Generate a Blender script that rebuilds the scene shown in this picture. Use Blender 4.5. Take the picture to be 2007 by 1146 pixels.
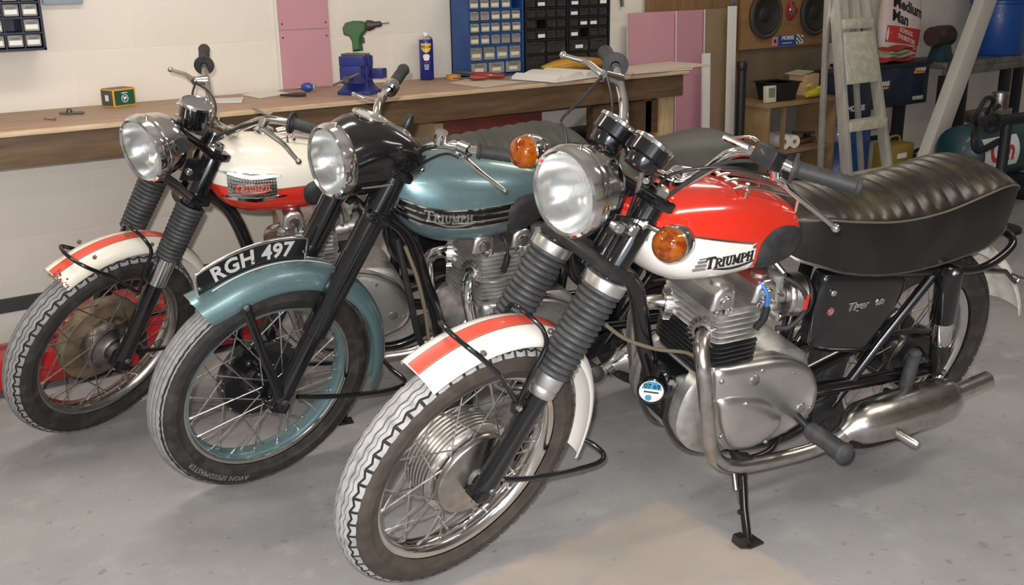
import bpy, bmesh, math, random
import numpy as np
from mathutils import Vector, Matrix
random.seed(7)
for o in list(bpy.data.objects): bpy.data.objects.remove(o)
SC = bpy.context.scene
C = SC.collection
V = Vector
PI = math.pi
def rad(a): return a*PI/180
# ------------------------------------------------------------------ camera
IW, IH = 2007.0, 1146.0
CH, CAZ, CPI, CRO, CF, CSY = 1.3891, 0.9531, 0.3026, -0.0158, 2052.7, 10.63
_F = V((math.cos(CAZ)*math.cos(CPI), math.sin(CAZ)*math.cos(CPI), -math.sin(CPI)))
_R = V((math.sin(CAZ), -math.cos(CAZ), 0)); _U = _R.cross(_F)
_R2 = _R*math.cos(CRO)+_U*math.sin(CRO); _U2 = -_R*math.sin(CRO)+_U*math.cos(CRO)
cd = bpy.data.cameras.new('camera'); cam = bpy.data.objects.new('camera', cd); C.objects.link(cam)
m = Matrix((_R2, _U2, -_F)).transposed().to_4x4(); m.translation = V((0, 0, CH)); cam.matrix_world = m
cd.sensor_width = 36; cd.lens = CF/IW*36; cd.shift_y = CSY/IW; cd.clip_start = .05
SC.camera = cam
def hit(px, py, p, n):
    o = V((0, 0, CH)); v = _F+_R2*((px-IW/2)/CF)-_U2*((py-IH/2-CSY)/CF)
    p = V(p); n = V(n); return o+v*((p-o).dot(n)/v.dot(n))
def onz(px, py, z=0.): return hit(px, py, (0, 0, z), (0, 0, 1))
def ony(px, py, y): return hit(px, py, (0, y, 0), (0, 1, 0))
# ------------------------------------------------------------------ light
W_ = bpy.data.worlds.new('world'); SC.world = W_; W_.use_nodes = True
W_.node_tree.nodes['Background'].inputs[0].default_value = (.75, .85, 1, 1)
W_.node_tree.nodes['Background'].inputs[1].default_value = .2
def light(name, kind, loc, energy, col, size=None, sizey=None, rot=(0, 0, 0)):
    l = bpy.data.lights.new(name, kind); l.energy = energy; l.color = col
    if kind == 'AREA':
        l.size = size
        if sizey: l.shape = 'RECTANGLE'; l.size_y = sizey
    elif size: l.shadow_soft_size = size
    o = bpy.data.objects.new(name, l); o.location = loc; o.rotation_euler = rot; C.objects.link(o); return o
# flash of the camera that took the photograph: a small lamp right beside the lens
fl_ = light('camera_flash', 'SPOT', V((0, 0, CH))-_R2*.03+_U2*.055-_F*.02, 235, (1, .97, .95), .016)
fl_.rotation_euler = cam.rotation_euler; fl_.data.spot_size = rad(100); fl_.data.spot_blend = .5
# daylight through the open door of the garage behind the photographer
light('door_daylight', 'AREA', (-1.1, -2.45, 1.2), 70, (.84, .90, 1), 3.6, 2.2, (rad(90), 0, rad(-14)))
SC.view_settings.view_transform = 'Standard'; SC.view_settings.look = 'None'
SC.view_settings.exposure = 0.08; SC.view_settings.gamma = 1
try: SC.view_settings.use_curve_mapping = False
except Exception: pass
# ------------------------------------------------------------------ materials
MT = {}
def mat(name, col, rough=.5, metal=0., coat=0., var=None, bump=None, spec=.5, trans=0., emit=None, ior=None, sss=0., rvar=0.):
    m = bpy.data.materials.new(name); m.use_nodes = True; nt = m.node_tree; b = nt.nodes['Principled BSDF']
    b.inputs['Base Color'].default_value = (*col, 1); b.inputs['Roughness'].default_value = rough
    b.inputs['Metallic'].default_value = metal; b.inputs['Coat Weight'].default_value = coat
    b.inputs['Coat Roughness'].default_value = .04
    b.inputs['Specular IOR Level'].default_value = spec; b.inputs['Transmission Weight'].default_value = trans
    if ior: b.inputs['IOR'].default_value = ior
    if emit: b.inputs['Emission Color'].default_value = (*emit[0], 1); b.inputs['Emission Strength'].default_value = emit[1]
    tc = None
    def coords():
        nonlocal tc
        if tc is None: tc = nt.nodes.new('ShaderNodeTexCoord')
        return tc.outputs['Object']
    if var:                       # (second colour, noise scale, low, high[, stretch])
        n = nt.nodes.new('ShaderNodeTexNoise'); n.inputs['Scale'].default_value = var[1]; n.inputs['Detail'].default_value = 5
        src = coords()
        if len(var) > 4:
            mp = nt.nodes.new('ShaderNodeMapping'); mp.inputs['Scale'].default_value = var[4]; nt.links.new(src, mp.inputs[0]); src = mp.outputs[0]
        nt.links.new(src, n.inputs['Vector'])
        r = nt.nodes.new('ShaderNodeMapRange'); r.inputs[1].default_value = var[2]; r.inputs[2].default_value = var[3]
        nt.links.new(n.outputs[0], r.inputs[0])
        mx = nt.nodes.new('ShaderNodeMix'); mx.data_type = 'RGBA'
        mx.inputs[6].default_value = (*col, 1); mx.inputs[7].default_value = (*var[0], 1)
        nt.links.new(r.outputs[0], mx.inputs[0]); nt.links.new(mx.outputs[2], b.inputs['Base Color'])
        if rvar:
            r2 = nt.nodes.new('ShaderNodeMapRange'); r2.inputs[3].default_value = rough; r2.inputs[4].default_value = rough+rvar
            nt.links.new(r.outputs[0], r2.inputs[0]); nt.links.new(r2.outputs[0], b.inputs['Roughness'])
    if bump:                      # (scale, strength, distance)
        n = nt.nodes.new('ShaderNodeTexNoise'); n.inputs['Scale'].default_value = bump[0]; n.inputs['Detail'].default_value = 4
        nt.links.new(coords(), n.inputs['Vector'])
        bp = nt.nodes.new('ShaderNodeBump'); bp.inputs['Strength'].default_value = bump[1]; bp.inputs['Distance'].default_value = bump[2]
        nt.links.new(n.outputs[0], bp.inputs['Height']); nt.links.new(bp.outputs[0], b.inputs['Normal'])
    MT[name] = m; return m
mat('chrome', (.80, .79, .77), .07, 1, var=((.62, .60, .56), 14, .45, .75), rvar=.14)
mat('chrome_dull', (.60, .58, .55), .22, 1, var=((.36, .31, .26), 22, .45, .8), rvar=.2)
mat('steel', (.42, .40, .38), .35, 1, var=((.20, .16, .13), 30, .4, .8))
mat('spoke_steel', (.62, .60, .57), .3, 1, var=((.3, .26, .22), 40, .45, .8))
mat('aluminium', (.78, .77, .75), .30, 1, var=((.60, .58, .55), 12, .4, .8), rvar=.14)
mat('cast_aluminium', (.66, .65, .63), .46, .9, var=((.42, .41, .39), 30, .4, .75), bump=(180, .15, .002))
mat('drum_rust', (.13, .085, .05), .55, .35, var=((.24, .185, .12), 18, .35, .7), bump=(120, .2, .002))
mat('black_paint', (.006, .006, .007), .16, 0, .6)
mat('black_satin', (.012, .012, .013), .42, 0, .1, var=((.03, .028, .026), 25, .5, .8))
mat('rubber', (.022, .022, .023), .62, var=((.05, .049, .047), 30, .45, .8))
mat('gaiter_rubber', (.035, .036, .038), .5, var=((.075, .075, .075), 30, .4, .8))
mat('tread_dust', (.42, .41, .40), .92, var=((.25, .25, .245), 35, .42, .7), bump=(300, .35, .002))
mat('tread_dust_clean', (.30, .295, .29), .9, var=((.20, .20, .195), 45, .4, .7), bump=(300, .4, .003))
mat('tread_groove', (.20, .195, .19), .9)
mat('tread_groove_dark', (.13, .127, .122), .9)
mat('tyre_groove', (.028, .026, .024), .85)
mat('tyre_side', (.050, .040, .031), .6, var=((.085, .07, .055), 26, .4, .75))
mat('tyre_side_black', (.022, .021, .020), .5, var=((.06, .056, .05), 26, .45, .8))
mat('tyre_letter', (.20, .19, .18), .8)
mat('red_paint', (.66, .030, .014), .16, 0, .8)
mat('red_stripe', (.74, .085, .055), .3, 0, .4)
mat('cream_paint', (.80, .745, .64), .2, 0, .6, var=((.72, .65, .53), 5, .5, .8))
mat('white_paint', (.84, .80, .74), .2, 0, .6)
mat('dirty_white', (.74, .71, .64), .5, var=((.40, .37, .30), 14, .48, .72))
mat('gold_line', (.30, .12, .06), .4)
mat('rust_spot', (.20, .07, .035), .8)
mat('blue_metallic', (.195, .305, .325), .33, .6, .5, var=((.16, .265, .285), 300, .4, .6))
mat('blue_inner', (.09, .20, .23), .5)
mat('vinyl', (.008, .008, .008), .36, var=((.018, .016, .013), 10, .4, .75), bump=(400, .12, .001))
mat('vinyl_top', (.016, .013, .009), .36, var=((.060, .044, .022), 11, .42, .72), bump=(350, .15, .001))
mat('vinyl_grey', (.050, .052, .042), .55, var=((.075, .075, .06), 10, .4, .75))
mat('vinyl_piping', (.10, .09, .07), .5)
mat('glass_dark', (.02, .02, .02), .05, 0, 1)
mat('dial_face', (.02, .02, .02), .4)
mat('amber', (.62, .150, .003), .10, 0, .8, trans=.55, ior=1.35, var=((.34, .05, .001), 45, .47, .58))
mat('ruby', (.5, .02, .01), .15, 0, .6)
mat('plate_black', (.008, .008, .009), .25, 0, .4)
mat('plate_letter', (.62, .62, .61), .35, .3)
mat('blue_plastic_cable', (.03, .17, .55), .4)
mat('brown_cable', (.16, .13, .085), .6)
mat('disc_blue', (.05, .27, .47), .5); mat('disc_paper', (.68, .68, .65), .6)
mat('enamel_red', (.30, .015, .02), .3, 0, .6)
mat('reflector', (.9, .9, .88), .2, 1)
# headlamp glass: clear with a faint frosted sheen
def glass(name, tint, mixf, rough):
    m = bpy.data.materials.new(name); m.use_nodes = True; nt = m.node_tree; nt.nodes.remove(nt.nodes['Principled BSDF'])
    t = nt.nodes.new('ShaderNodeBsdfTransparent'); t.inputs[0].default_value = (*tint, 1)
    p = nt.nodes.new('ShaderNodeBsdfPrincipled'); p.inputs['Base Color'].default_value = (.62, .64, .64, 1); p.inputs['Roughness'].default_value = rough
    p.inputs['Coat Weight'].default_value = 1; p.inputs['Coat Roughness'].default_value = .05; p.inputs['Specular IOR Level'].default_value = .9
    x = nt.nodes.new('ShaderNodeMixShader'); x.inputs[0].default_value = mixf
    nt.links.new(t.outputs[0], x.inputs[1]); nt.links.new(p.outputs[0], x.inputs[2]); nt.links.new(x.outputs[0], nt.nodes['Material Output'].inputs[0])
    MT[name] = m
def lens_glass():
    glass('lens_glass', (.93, .95, .95), .24, .14); nt = MT['lens_glass'].node_tree
    x = [n for n in nt.nodes if n.type == 'MIX_SHADER'][0]; t = [n for n in nt.nodes if n.type == 'BSDF_TRANSPARENT'][0]
    r = nt.nodes.new('ShaderNodeBsdfRefraction'); r.inputs['IOR'].default_value = 1.3; r.inputs['Roughness'].default_value = .02
    y = nt.nodes.new('ShaderNodeMixShader'); y.inputs[0].default_value = .5
    nt.links.new(t.outputs[0], y.inputs[1]); nt.links.new(r.outputs[0], y.inputs[2]); nt.links.new(y.outputs[0], x.inputs[1])
lens_glass()
glass('clear_glass', (.95, .95, .95), .2, .05)
# ------------------------------------------------------------------ mesh builder
def vv(p): return V(p)
def basis(a):
    a = V(a).normalized(); r = V((0, 0, 1)) if abs(a.z) < .9 else V((1, 0, 0))
    x = r.cross(a).normalized(); return x, a.cross(x).normalized(), a
def spline(pts, k=6, closed=False):
    pts = [V(p) for p in pts]; n = len(pts); out = []
    segs = n if closed else n-1
    for i in range(segs):
        if closed: p0, p1, p2, p3 = pts[(i-1) % n], pts[i], pts[(i+1) % n], pts[(i+2) % n]
        else: p0, p1, p2, p3 = pts[max(i-1, 0)], pts[i], pts[i+1], pts[min(i+2, n-1)]
        for j in range(k):
            t = j/k
            out.append(.5*((2*p1)+(p2-p0)*t+(2*p0-5*p1+4*p2-p3)*t*t+(-p0+3*p1-3*p2+p3)*t**3))
    if not closed: out.append(pts[-1])
    return out
class MB:
    def __init__(s): s.v = []; s.f = []; s.m = []
    def add(s, vs, fs, mi=0):
        o = len(s.v); s.v += [tuple(p) for p in vs]; s.f += [tuple(i+o for i in f) for f in fs]; s.m += [mi]*len(fs); return s
    def box(s, c, sz, R=None, mi=0):
        c = V(c); hx, hy, hz = sz[0]/2, sz[1]/2, sz[2]/2
        P = [V((x, y, z)) for x in (-hx, hx) for y in (-hy, hy) for z in (-hz, hz)]
        if R is not None: P = [R @ p for p in P]
        return s.add([c+p for p in P], [(0, 1, 3, 2), (4, 6, 7, 5), (0, 4, 5, 1), (2, 3, 7, 6), (0, 2, 6, 4), (1, 5, 7, 3)], mi)
    def hexa(s, P, mi=0):         # eight corners: bottom ring of four, top ring of four
        return s.add(P, [(3, 2, 1, 0), (4, 5, 6, 7), (0, 1, 5, 4), (1, 2, 6, 5), (2, 3, 7, 6), (3, 0, 4, 7)], mi)
    def rings(s, R, closed=False, cap=True, mi=0, wrap=True):
        n = len(R[0]); vs = [p for r in R for p in r]; fs = []
        k = len(R)
        for i in range(k if closed else k-1):
            a = i*n; b = ((i+1) % k)*n
            for j in range(n if wrap else n-1):
                j2 = (j+1) % n; fs.append((a+j, a+j2, b+j2, b+j))
        if cap and not closed: fs.append(tuple(range(n-1, -1, -1))); fs.append(tuple((k-1)*n+j for j in range(n)))
        return s.add(vs, fs, mi)
    def tube(s, path, r, n=10, closed=False, cap=True, mi=0, flat=None):
        path = [V(p) for p in path]; k = len(path)
        rr = r if isinstance(r, (list, tuple)) else [r]*k
        if len(rr) != k: rr = list(np.interp(np.linspace(0, 1, k), np.linspace(0, 1, len(rr)), rr))
        T = []
        for i in range(k):
            a = path[(i-1) % k] if (closed or i > 0) else path[0]; b = path[(i+1) % k] if (closed or i < k-1) else path[-1]
            T.append((b-a).normalized())
        x, y, _ = basis(T[0]); R = []
        for i in range(k):
            x = (x-T[i]*x.dot(T[i])).normalized(); y = T[i].cross(x)
            fx, fy = (1, 1) if flat is None else flat
            R.append([path[i]+(x*math.cos(a)*fx+y*math.sin(a)*fy)*rr[i] for a in [2*PI*j/n for j in range(n)]])
        return s.rings(R, closed, cap, mi)
    def lathe(s, prof, o, axis, n=32, mi=0, closed=False, a0=0, a1=2*PI):
        o = V(o); x, y, a = basis(axis); R = []
        full = abs(a1-a0-2*PI) < 1e-6; k = n if full else n+1
        for (r, h) in prof: R.append([o+a*h+(x*math.cos(t)+y*math.sin(t))*max(r, 1e-5) for t in [a0+(a1-a0)*j/n for j in range(k)]])
        return s.rings(R, closed, False, mi, wrap=full)
    def slab(s, poly, fr, prof, mi=0):
        # poly: list of (u,v); fr: f(u,v,w)->3d ; prof: list of (inset, w)
        n = len(poly); P = [V((p[0], p[1])) for p in poly]
        area = sum(P[i].x*P[(i+1) % n].y-P[(i+1) % n].x*P[i].y for i in range(n))
        N = []
        for i in range(n):
            d1 = (P[i]-P[i-1]); d2 = (P[(i+1) % n]-P[i]); d1 = d1.normalized() if d1.length else V((0, 0)); d2 = d2.normalized() if d2.length else d1
            n1 = V((-d1.y, d1.x)); n2 = V((-d2.y, d2.x)); q = n1+n2
            q = q.normalized()/max(.5, math.sqrt(max(.01, (1+n1.dot(n2))/2))) if q.length > 1e-6 else n1
            N.append(q if area > 0 else -q)
        R = [[fr(*(P[i]+N[i]*ins), w) for i in range(n)] for ins, w in prof]
        return s.rings(R, False, True, mi)
    def dome(s, poly, fr, prof, mi=0):
        # like slab, but rings are scaled towards the centre: prof = list of (scale, w)
        n = len(poly); cx = sum(p[0] for p in poly)/n; cy = sum(p[1] for p in poly)/n
        return s.rings([[fr(cx+(p[0]-cx)*k, cy+(p[1]-cy)*k, w) for p in poly] for k, w in prof], False, True, mi)
    def ball(s, c, r, n=12, mi=0, sc=(1, 1, 1)):
        c = V(c); R = []
        for i in range(n//2+1):
            t = PI*i/(n//2); rr = max(math.sin(t), 1e-4)
            R.append([c+V((rr*math.cos(a)*sc[0], rr*math.sin(a)*sc[1], math.cos(t)*sc[2]))*r for a in [2*PI*j/n for j in range(n)]])
        return s.rings(R, False, False, mi)
    def build(s, name, mats, parent=None, ang=38, xf=None, bev=0, seg=2, loc=None, rot=None):
        me = bpy.data.meshes.new(name)
        vs = s.v if xf is None else [tuple(xf @ V(p)) for p in s.v]
        me.from_pydata(vs, [], s.f)
        for mm in (mats if isinstance(mats, (list, tuple)) else [mats]): me.materials.append(MT[mm])
        if any(s.m): me.polygons.foreach_set('material_index', s.m)
        bm = bmesh.new(); bm.from_mesh(me)
        bmesh.ops.recalc_face_normals(bm, faces=bm.faces)
        if bev:
            ed = [e for e in bm.edges if len(e.link_faces) == 2 and e.calc_face_angle(0) > .6]
            bmesh.ops.bevel(bm, geom=ed, offset=bev, segments=seg, affect='EDGES', profile=.6)
        bm.to_mesh(me); bm.free()
        me.shade_smooth(); me.set_sharp_from_angle(angle=rad(ang))
        o = bpy.data.objects.new(name, me); C.objects.link(o)
        if parent is not None: o.parent = parent
        if loc is not None: o.location = loc
        if rot is not None: o.rotation_euler = rot
        return o
def thing(name, label, cat, loc=(0, 0, 0), rot=(0, 0, 0), group=None):
    o = bpy.data.objects.new(name, None); C.objects.link(o); o.location = loc; o.rotation_euler = rot
    o.empty_display_size = .1; return tag(o, label, cat, group)
def tag(o, label, cat, group=None):
    o['label'] = label; o['category'] = cat
    if group: o['group'] = group
    return o
def struct(o, label=None):
    o['kind'] = 'structure'
    if label: o['label'] = label
    return o
def lab(o, label): o['label'] = label; return o
def text_geo(s, size=1., bold=0., ext=0., align='CENTER', spacing=1.):
    cu = bpy.data.curves.new('t', 'FONT'); cu.body = s; cu.size = size; cu.align_x = align; cu.align_y = 'CENTER'
    cu.offset = bold; cu.extrude = ext; cu.space_character = spacing; cu.resolution_u = 3
    ob = bpy.data.objects.new('t', cu); C.objects.link(ob)
    dg = bpy.context.evaluated_depsgraph_get(); me = bpy.data.meshes.new_from_object(ob.evaluated_get(dg))
    vs = [tuple(v.co) for v in me.vertices]; fs = [tuple(p.vertices) for p in me.polygons]
    bpy.data.objects.remove(ob); bpy.data.curves.remove(cu); bpy.data.meshes.remove(me)
    return vs, fs
def text(s, size, fr, name, m, parent, bold=0., ext=.0008, xf=None, sx=1., spacing=1.):
    vs, fs = text_geo(s, size, bold, ext, spacing=spacing)
    return MB().add([fr(x*sx, y, z) for x, y, z in vs], fs).build(name, m, parent, xf=xf)
# serif capitals drawn as strokes, for the winged tank lettering: (x0,y0,x1,y1,width)
GL = {'T': (.9, [(.45, 0, .45, .9, .2), (0, .94, .9, .94, .12), (.04, .82, .04, .98, .09), (.86, .82, .86, .98, .09), (.28, .03, .62, .03, .07)]),
 'R': (.85, [(.2, 0, .2, 1, .18), (.05, .97, .5, .97, .08), (.5, .97, .72, .86, .12), (.72, .86, .72, .64, .15), (.72, .64, .5, .52, .12), (.2, .52, .5, .52, .08), (.45, .52, .8, .02, .16), (.04, .03, .38, .03, .07)]),
 'I': (.42, [(.21, 0, .21, 1, .19), (.03, .97, .39, .97, .07), (.03, .03, .39, .03, .07)]),
 'U': (.85, [(.2, 1, .2, .22, .18), (.2, .24, .34, .05, .14), (.34, .05, .56, .05, .12), (.56, .05, .68, .24, .12), (.68, .22, .68, 1, .11), (.04, .97, .36, .97, .07), (.54, .97, .82, .97, .07)]),
 'M': (1.1, [(.2, 0, .2, 1, .12), (.2, 1, .55, .15, .17), (.55, .15, .9, 1, .11), (.9, 0, .9, 1, .18), (.05, .03, .35, .03, .07), (.75, .03, 1.05, .03, .07), (.05, .97, .25, .97, .07), (.85, .97, 1.05, .97, .07)]),
 'P': (.78, [(.2, 0, .2, 1, .18), (.05, .97, .5, .97, .08), (.5, .97, .7, .85, .12), (.7, .85, .7, .62, .15), (.7, .62, .5, .48, .12), (.2, .48, .5, .48, .08), (.04, .03, .4, .03, .07)]),
 'H': (.95, [(.2, 0, .2, 1, .18), (.75, 0, .75, 1, .18), (.2, .52, .75, .52, .1), (.04, .03, .36, .03, .07), (.59, .03, .91, .03, .07), (.04, .97, .36, .97, .07), (.59, .97, .91, .97, .07)])}
def serif_word(word, h, fr, th, bigfirst=1.25, swoosh=True, mi=0):
    mb = MB(); x = 0; W = []
    for i, ch in enumerate(word):
        w, st = GL[ch]; k = bigfirst if i == 0 else 1.
        W.append((x, k, st)); x += w*k+.06
    tot = x-.06
    for x0, k, st in W:
        for a, b, c, d, wd in st:
            p = V((a*k+x0, b*k)); q = V((c*k+x0, d*k)); dd = (q-p)
            e = dd.normalized()*.03 if dd.length else V((0, 0)); nn = V((-dd.y, dd.x)).normalized()*wd*k/2
            Q = [p-e+nn, p-e-nn, q+e-nn, q+e+nn]
            Q = [((z.x-tot/2)*h, (z.y-.5)*h) for z in Q]
            mb.hexa([fr(u, v, 0) for u, v in Q]+[fr(u, v, th) for u, v in Q], mi)
    if swoosh:
        N = 14; top = []; bot = []
        for i in range(N+1):
            t = i/N; X = (-.33+.86*t)*tot; d = math.sin(PI*t)
            top.append((X*h, (-.62-.24*d)*h)); bot.append((X*h, (-.66-.42*d)*h))
        for i in range(N):
            Q = [bot[i], bot[i+1], top[i+1], top[i]]
            mb.hexa([fr(u, v, 0) for u, v in Q]+[fr(u, v, th) for u, v in Q], mi)
    return mb
def cr1(xs, ys, x):               # Catmull-Rom through knots
    xs = list(xs); n = len(xs)
    if x <= xs[0]: return ys[0]
    if x >= xs[-1]: return ys[-1]
    i = max(j for j in range(n-1) if xs[j] <= x)
    def sl(j):
        if j == 0: return (ys[1]-ys[0])/(xs[1]-xs[0])
        if j == n-1: return (ys[-1]-ys[-2])/(xs[-1]-xs[-2])
        return (ys[j+1]-ys[j-1])/(xs[j+1]-xs[j-1])
    h = xs[i+1]-xs[i]; t = (x-xs[i])/h
    return (2*t**3-3*t*t+1)*ys[i]+(t**3-2*t*t+t)*h*sl(i)+(-2*t**3+3*t*t)*ys[i+1]+(t**3-t*t)*h*sl(i+1)
# ------------------------------------------------------------------ the garage
YW, YB, ZB = 4.218, 3.697, 0.9223        # wall face, bench front, bench top
XL, XR, YF, ZC = -3.4, 9.0, -2.6, 2.5
mat('wall_paint', (.78, .725, .64), .75, var=((.70, .645, .56), 2.2, .35, .75), bump=(45, .35, .004))
mat('wall_joint', (.77, .715, .63), .8)
mat('room_paint', (.72, .71, .68), .8, var=((.58, .55, .50), 1.5, .4, .7))
mat('ceiling_paint', (.75, .73, .70), .85)
mat('ply_top', (.44, .30, .21), .62, var=((.34, .225, .155), 6, .35, .7, (1, 6, 6)))
mat('ply_edge', (.66, .50, .33), .7, var=((.48, .34, .21), 12, .35, .7, (1, 1, 14)))
mat('rail_timber', (.16, .095, .045), .6, var=((.085, .05, .024), 5, .3, .7, (1, 8, 9)), bump=(40, .25, .003))
mat('pale_timber', (.52, .37, .21), .65, var=((.40, .27, .14), 8, .35, .7, (8, 8, 1)))
mat('dark_timber', (.13, .075, .036), .65, var=((.08, .045, .02), 6, .35, .7, (1, 6, 8)))
def floor_material():
    m = mat('concrete', (.30, .295, .285), .78, bump=(160, .22, .002)); nt = m.node_tree; L = nt.links; b = nt.nodes['Principled BSDF']
    tc = nt.nodes.new('ShaderNodeTexCoord')
    def noise(sc, det=6, rough=.6):
        n = nt.nodes.new('ShaderNodeTexNoise'); n.inputs['Scale'].default_value = sc; n.inputs['Detail'].default_value = det; n.inputs['Roughness'].default_value = rough
        L.new(tc.outputs['Object'], n.inputs['Vector']); return n.outputs[0]
    def rng(s, a, c, lo=0., hi=1.):
        r = nt.nodes.new('ShaderNodeMapRange'); r.interpolation_type = 'SMOOTHSTEP'
        for i, v in enumerate((a, c, lo, hi)): r.inputs[i+1].default_value = v
        L.new(s, r.inputs[0]); return r.outputs[0]
    def mix(f, a, c):
        x = nt.nodes.new('ShaderNodeMix'); x.data_type = 'RGBA'; L.new(f, x.inputs[0])
        for k, v in ((6, a), (7, c)):
            if isinstance(v, tuple): x.inputs[k].default_value = (*v, 1)
            else: L.new(v, x.inputs[k])
        return x.outputs[2]
    def math_(op, a, c):
        x = nt.nodes.new('ShaderNodeMath'); x.operation = op
        for k, v in ((0, a), (1, c)):
            if isinstance(v, (int, float)): x.inputs[k].default_value = v
            else: L.new(v, x.inputs[k])
        return x.outputs[0]
    col = mix(rng(noise(1.4), .35, .68), (.345, .338, .338), (.27, .264, .266))
    col = mix(rng(noise(7), .5, .75), col, (.375, .37, .365))
    col = mix(rng(noise(22, 3), .62, .72, 0, .6), col, (.19, .18, .17))
    col = mix(rng(noise(60, 2), .70, .76, 0, .8), col, (.46, .45, .43))
    # pale pink splash of old paint: a wedge with ragged edges
    sep = nt.nodes.new('ShaderNodeSeparateXYZ'); L.new(tc.outputs['Object'], sep.inputs[0])
    P = [onz(1300, 985), onz(880, 1160), onz(1660, 1170)]
    mask = None
    for i in range(3):
        a, c, e = P[i], P[(i+1) % 3], P[(i+2) % 3]
        nx, ny = -(c.y-a.y), (c.x-a.x); l = math.hypot(nx, ny); nx /= l; ny /= l
        if (e.x-a.x)*nx+(e.y-a.y)*ny < 0: nx, ny = -nx, -ny
        s = math_('ADD', math_('MULTIPLY', sep.outputs[0], nx), math_('MULTIPLY', sep.outputs[1], ny))
        s = math_('ADD', s, -(a.x*nx+a.y*ny)); s = math_('ADD', s, math_('MULTIPLY', noise(9), .10))
        r = rng(s, .03, .07); mask = r if mask is None else math_('MULTIPLY', mask, r)
    mask = math_('MULTIPLY', mask, rng(noise(5), .25, .6, .45, .95))
    col = mix(mask, col, (.44, .375, .325))
    L.new(col, b.inputs['Base Color'])
floor_material()
fl = struct(MB().box(((XL+XR)/2, (YF+YW)/2, -.05), (XR-XL, YW-YF+.4, .1)).build('floor', 'concrete'))
wb = struct(MB().box(((XL+XR)/2, YW+.104, ZC/2), (XR-XL, .2, ZC)).build('wall_back', 'wall_joint'))
bw, bh = .45, .225
blk = None
for r in range(7):
    for c in range(-1, 19):
        x0 = .1+c*bw+(bw/2 if r % 2 else 0)
        if blk is None: blk = MB().box((0, 0, 0), (bw-.003, .02, bh-.003)).build('block', 'wall_paint', wb, bev=.002, seg=1); o = blk
        else: o = blk.copy(); C.objects.link(o); o.parent = wb
        o.location = (x0+bw/2, YW+.0135-random.random()*.0006, r*bh+bh/2)
struct(MB().box(((XL+XR)/2, YW+.008, (7*bh+ZC)/2), (XR-XL, .012, ZC-7*bh)).build('wall_upper', 'wall_paint'))
struct(MB().box((XL-.05, (YF+YW)/2, ZC/2), (.1, YW-YF, ZC)).build('wall_left', 'room_paint'))
struct(MB().box((XR+.05, (YF+YW)/2, ZC/2), (.1, YW-YF, ZC)).build('wall_right', 'room_paint'))
wf = MB(); wf.box(((1.+XR)/2, YF-.05, ZC/2), (XR-1., .1, ZC)); wf.box(((XL-3.2)/2-.0, YF-.05, ZC/2), (.2, .1, ZC)); wf.box((-1.1, YF-.05, (2.3+ZC)/2), (4.2, .1, ZC-2.3))
struct(wf.build('wall_front', 'room_paint'))
struct(MB().box(((XL+XR)/2, (YF+YW)/2, ZC+.05), (XR-XL, YW-YF+.4, .1)).build('ceiling', 'ceiling_paint'))
mat('tube_glow', (.9, .8, .6), .5, emit=((1, .80, .52), 5))
mat('enamel_white', (.75, .73, .68), .35)
for i, (x, y, e) in enumerate(((-1.4, 2.6, 20), (.6, -.4, 20), (.9, 2.9, 14), (2.9, .6, 14), (3.6, 3.0, 9), (6.4, 2.0, 4))):
    t = thing('ceiling_light', 'warm fluorescent batten on the ceiling '+('near the left wall', 'above the photographer', 'above the green carton', 'above the nearest bike', 'above the black drawer cabinets', 'near the metal bench')[i], 'lamp', (x, y, ZC))
    MB().box((0, 0, -.03), (1.25, .07, .06)).build('housing', 'enamel_white', t, bev=.006)
    MB().tube([(-.6, 0, -.083), (.6, 0, -.083)], .014, 10).build('fluorescent_tube', 'tube_glow', t)
    light('batten_lamp', 'AREA', (x, y, ZC-.12), e, (1, .93, .82), 1.2, .25).parent = None
# dark skirting rail on the wall at the left
mat('rail_dark', (.045, .043, .045), .6)
a = ony(-20, 596, YW-.02); b_ = ony(75, 583, YW-.02)
struct(MB().box(((a.x-.5+2.2)/2, YW-.012, .205), (2.2-(a.x-.5), .024, .05)).build('trim_1', 'rail_dark'))
# ------------------------------------------------------------------ workbench
XE = 3.66
wbn = thing('workbench', 'long plywood-topped timber workbench along the back wall', 'workbench', (1.5, YB, 0))
def wl(p): return V(p)-V((1.5, YB, 0))
MB().box(wl(((-1.5+XE+.02)/2, (YB-.012+YW-.004)/2, ZB-.009)), (XE+.02+1.5, YW-YB+.008, .018)).build('bench_top', 'ply_top', wbn, bev=.002)
MB().box(wl(((-1.5+XE+.02)/2, YB-.016, ZB-.010)), (XE+.02+1.5, .01, .017)).build('ply_edge', 'ply_edge', wbn, bev=.002)
MB().box(wl(((-1.5+XE)/2, YB+.022, ZB-.019-.0515)), (XE+1.5, .046, .103)).build('front_rail', 'rail_timber', wbn, bev=.004)
MB().box(wl(((-1.5+XE)/2, YW-.03, ZB-.019-.0515)), (XE+1.5, .046, .103)).build('back_rail', 'dark_timber', wbn, bev=.004)
for x in (3.607, 1.75, -.9):
    MB().box(wl((x, YB+.093, (ZB-.02)/2)), (.09, .09, ZB-.022)).build('leg', 'pale_timber', wbn, bev=.004)
    MB().box(wl((x, YW-.09, (ZB-.125)/2)), (.09, .06, ZB-.127)).build('leg', 'pale_timber', wbn, bev=.004)
MB().box(wl((3.50, YB+.10, .6)), (.045, .07, .4)).build('packing_block', 'dark_timber', wbn, bev=.004)
MB().box(wl((3.38, YB+.09, .705)), (.46, .05, .16)).build('apron_board', 'dark_timber', wbn, bev=.004)
MB().box(wl((3.607, (YB+YW)/2, .70)), (.05, .30, .1)).build('end_rail', 'pale_timber', wbn, bev=.004)
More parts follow.
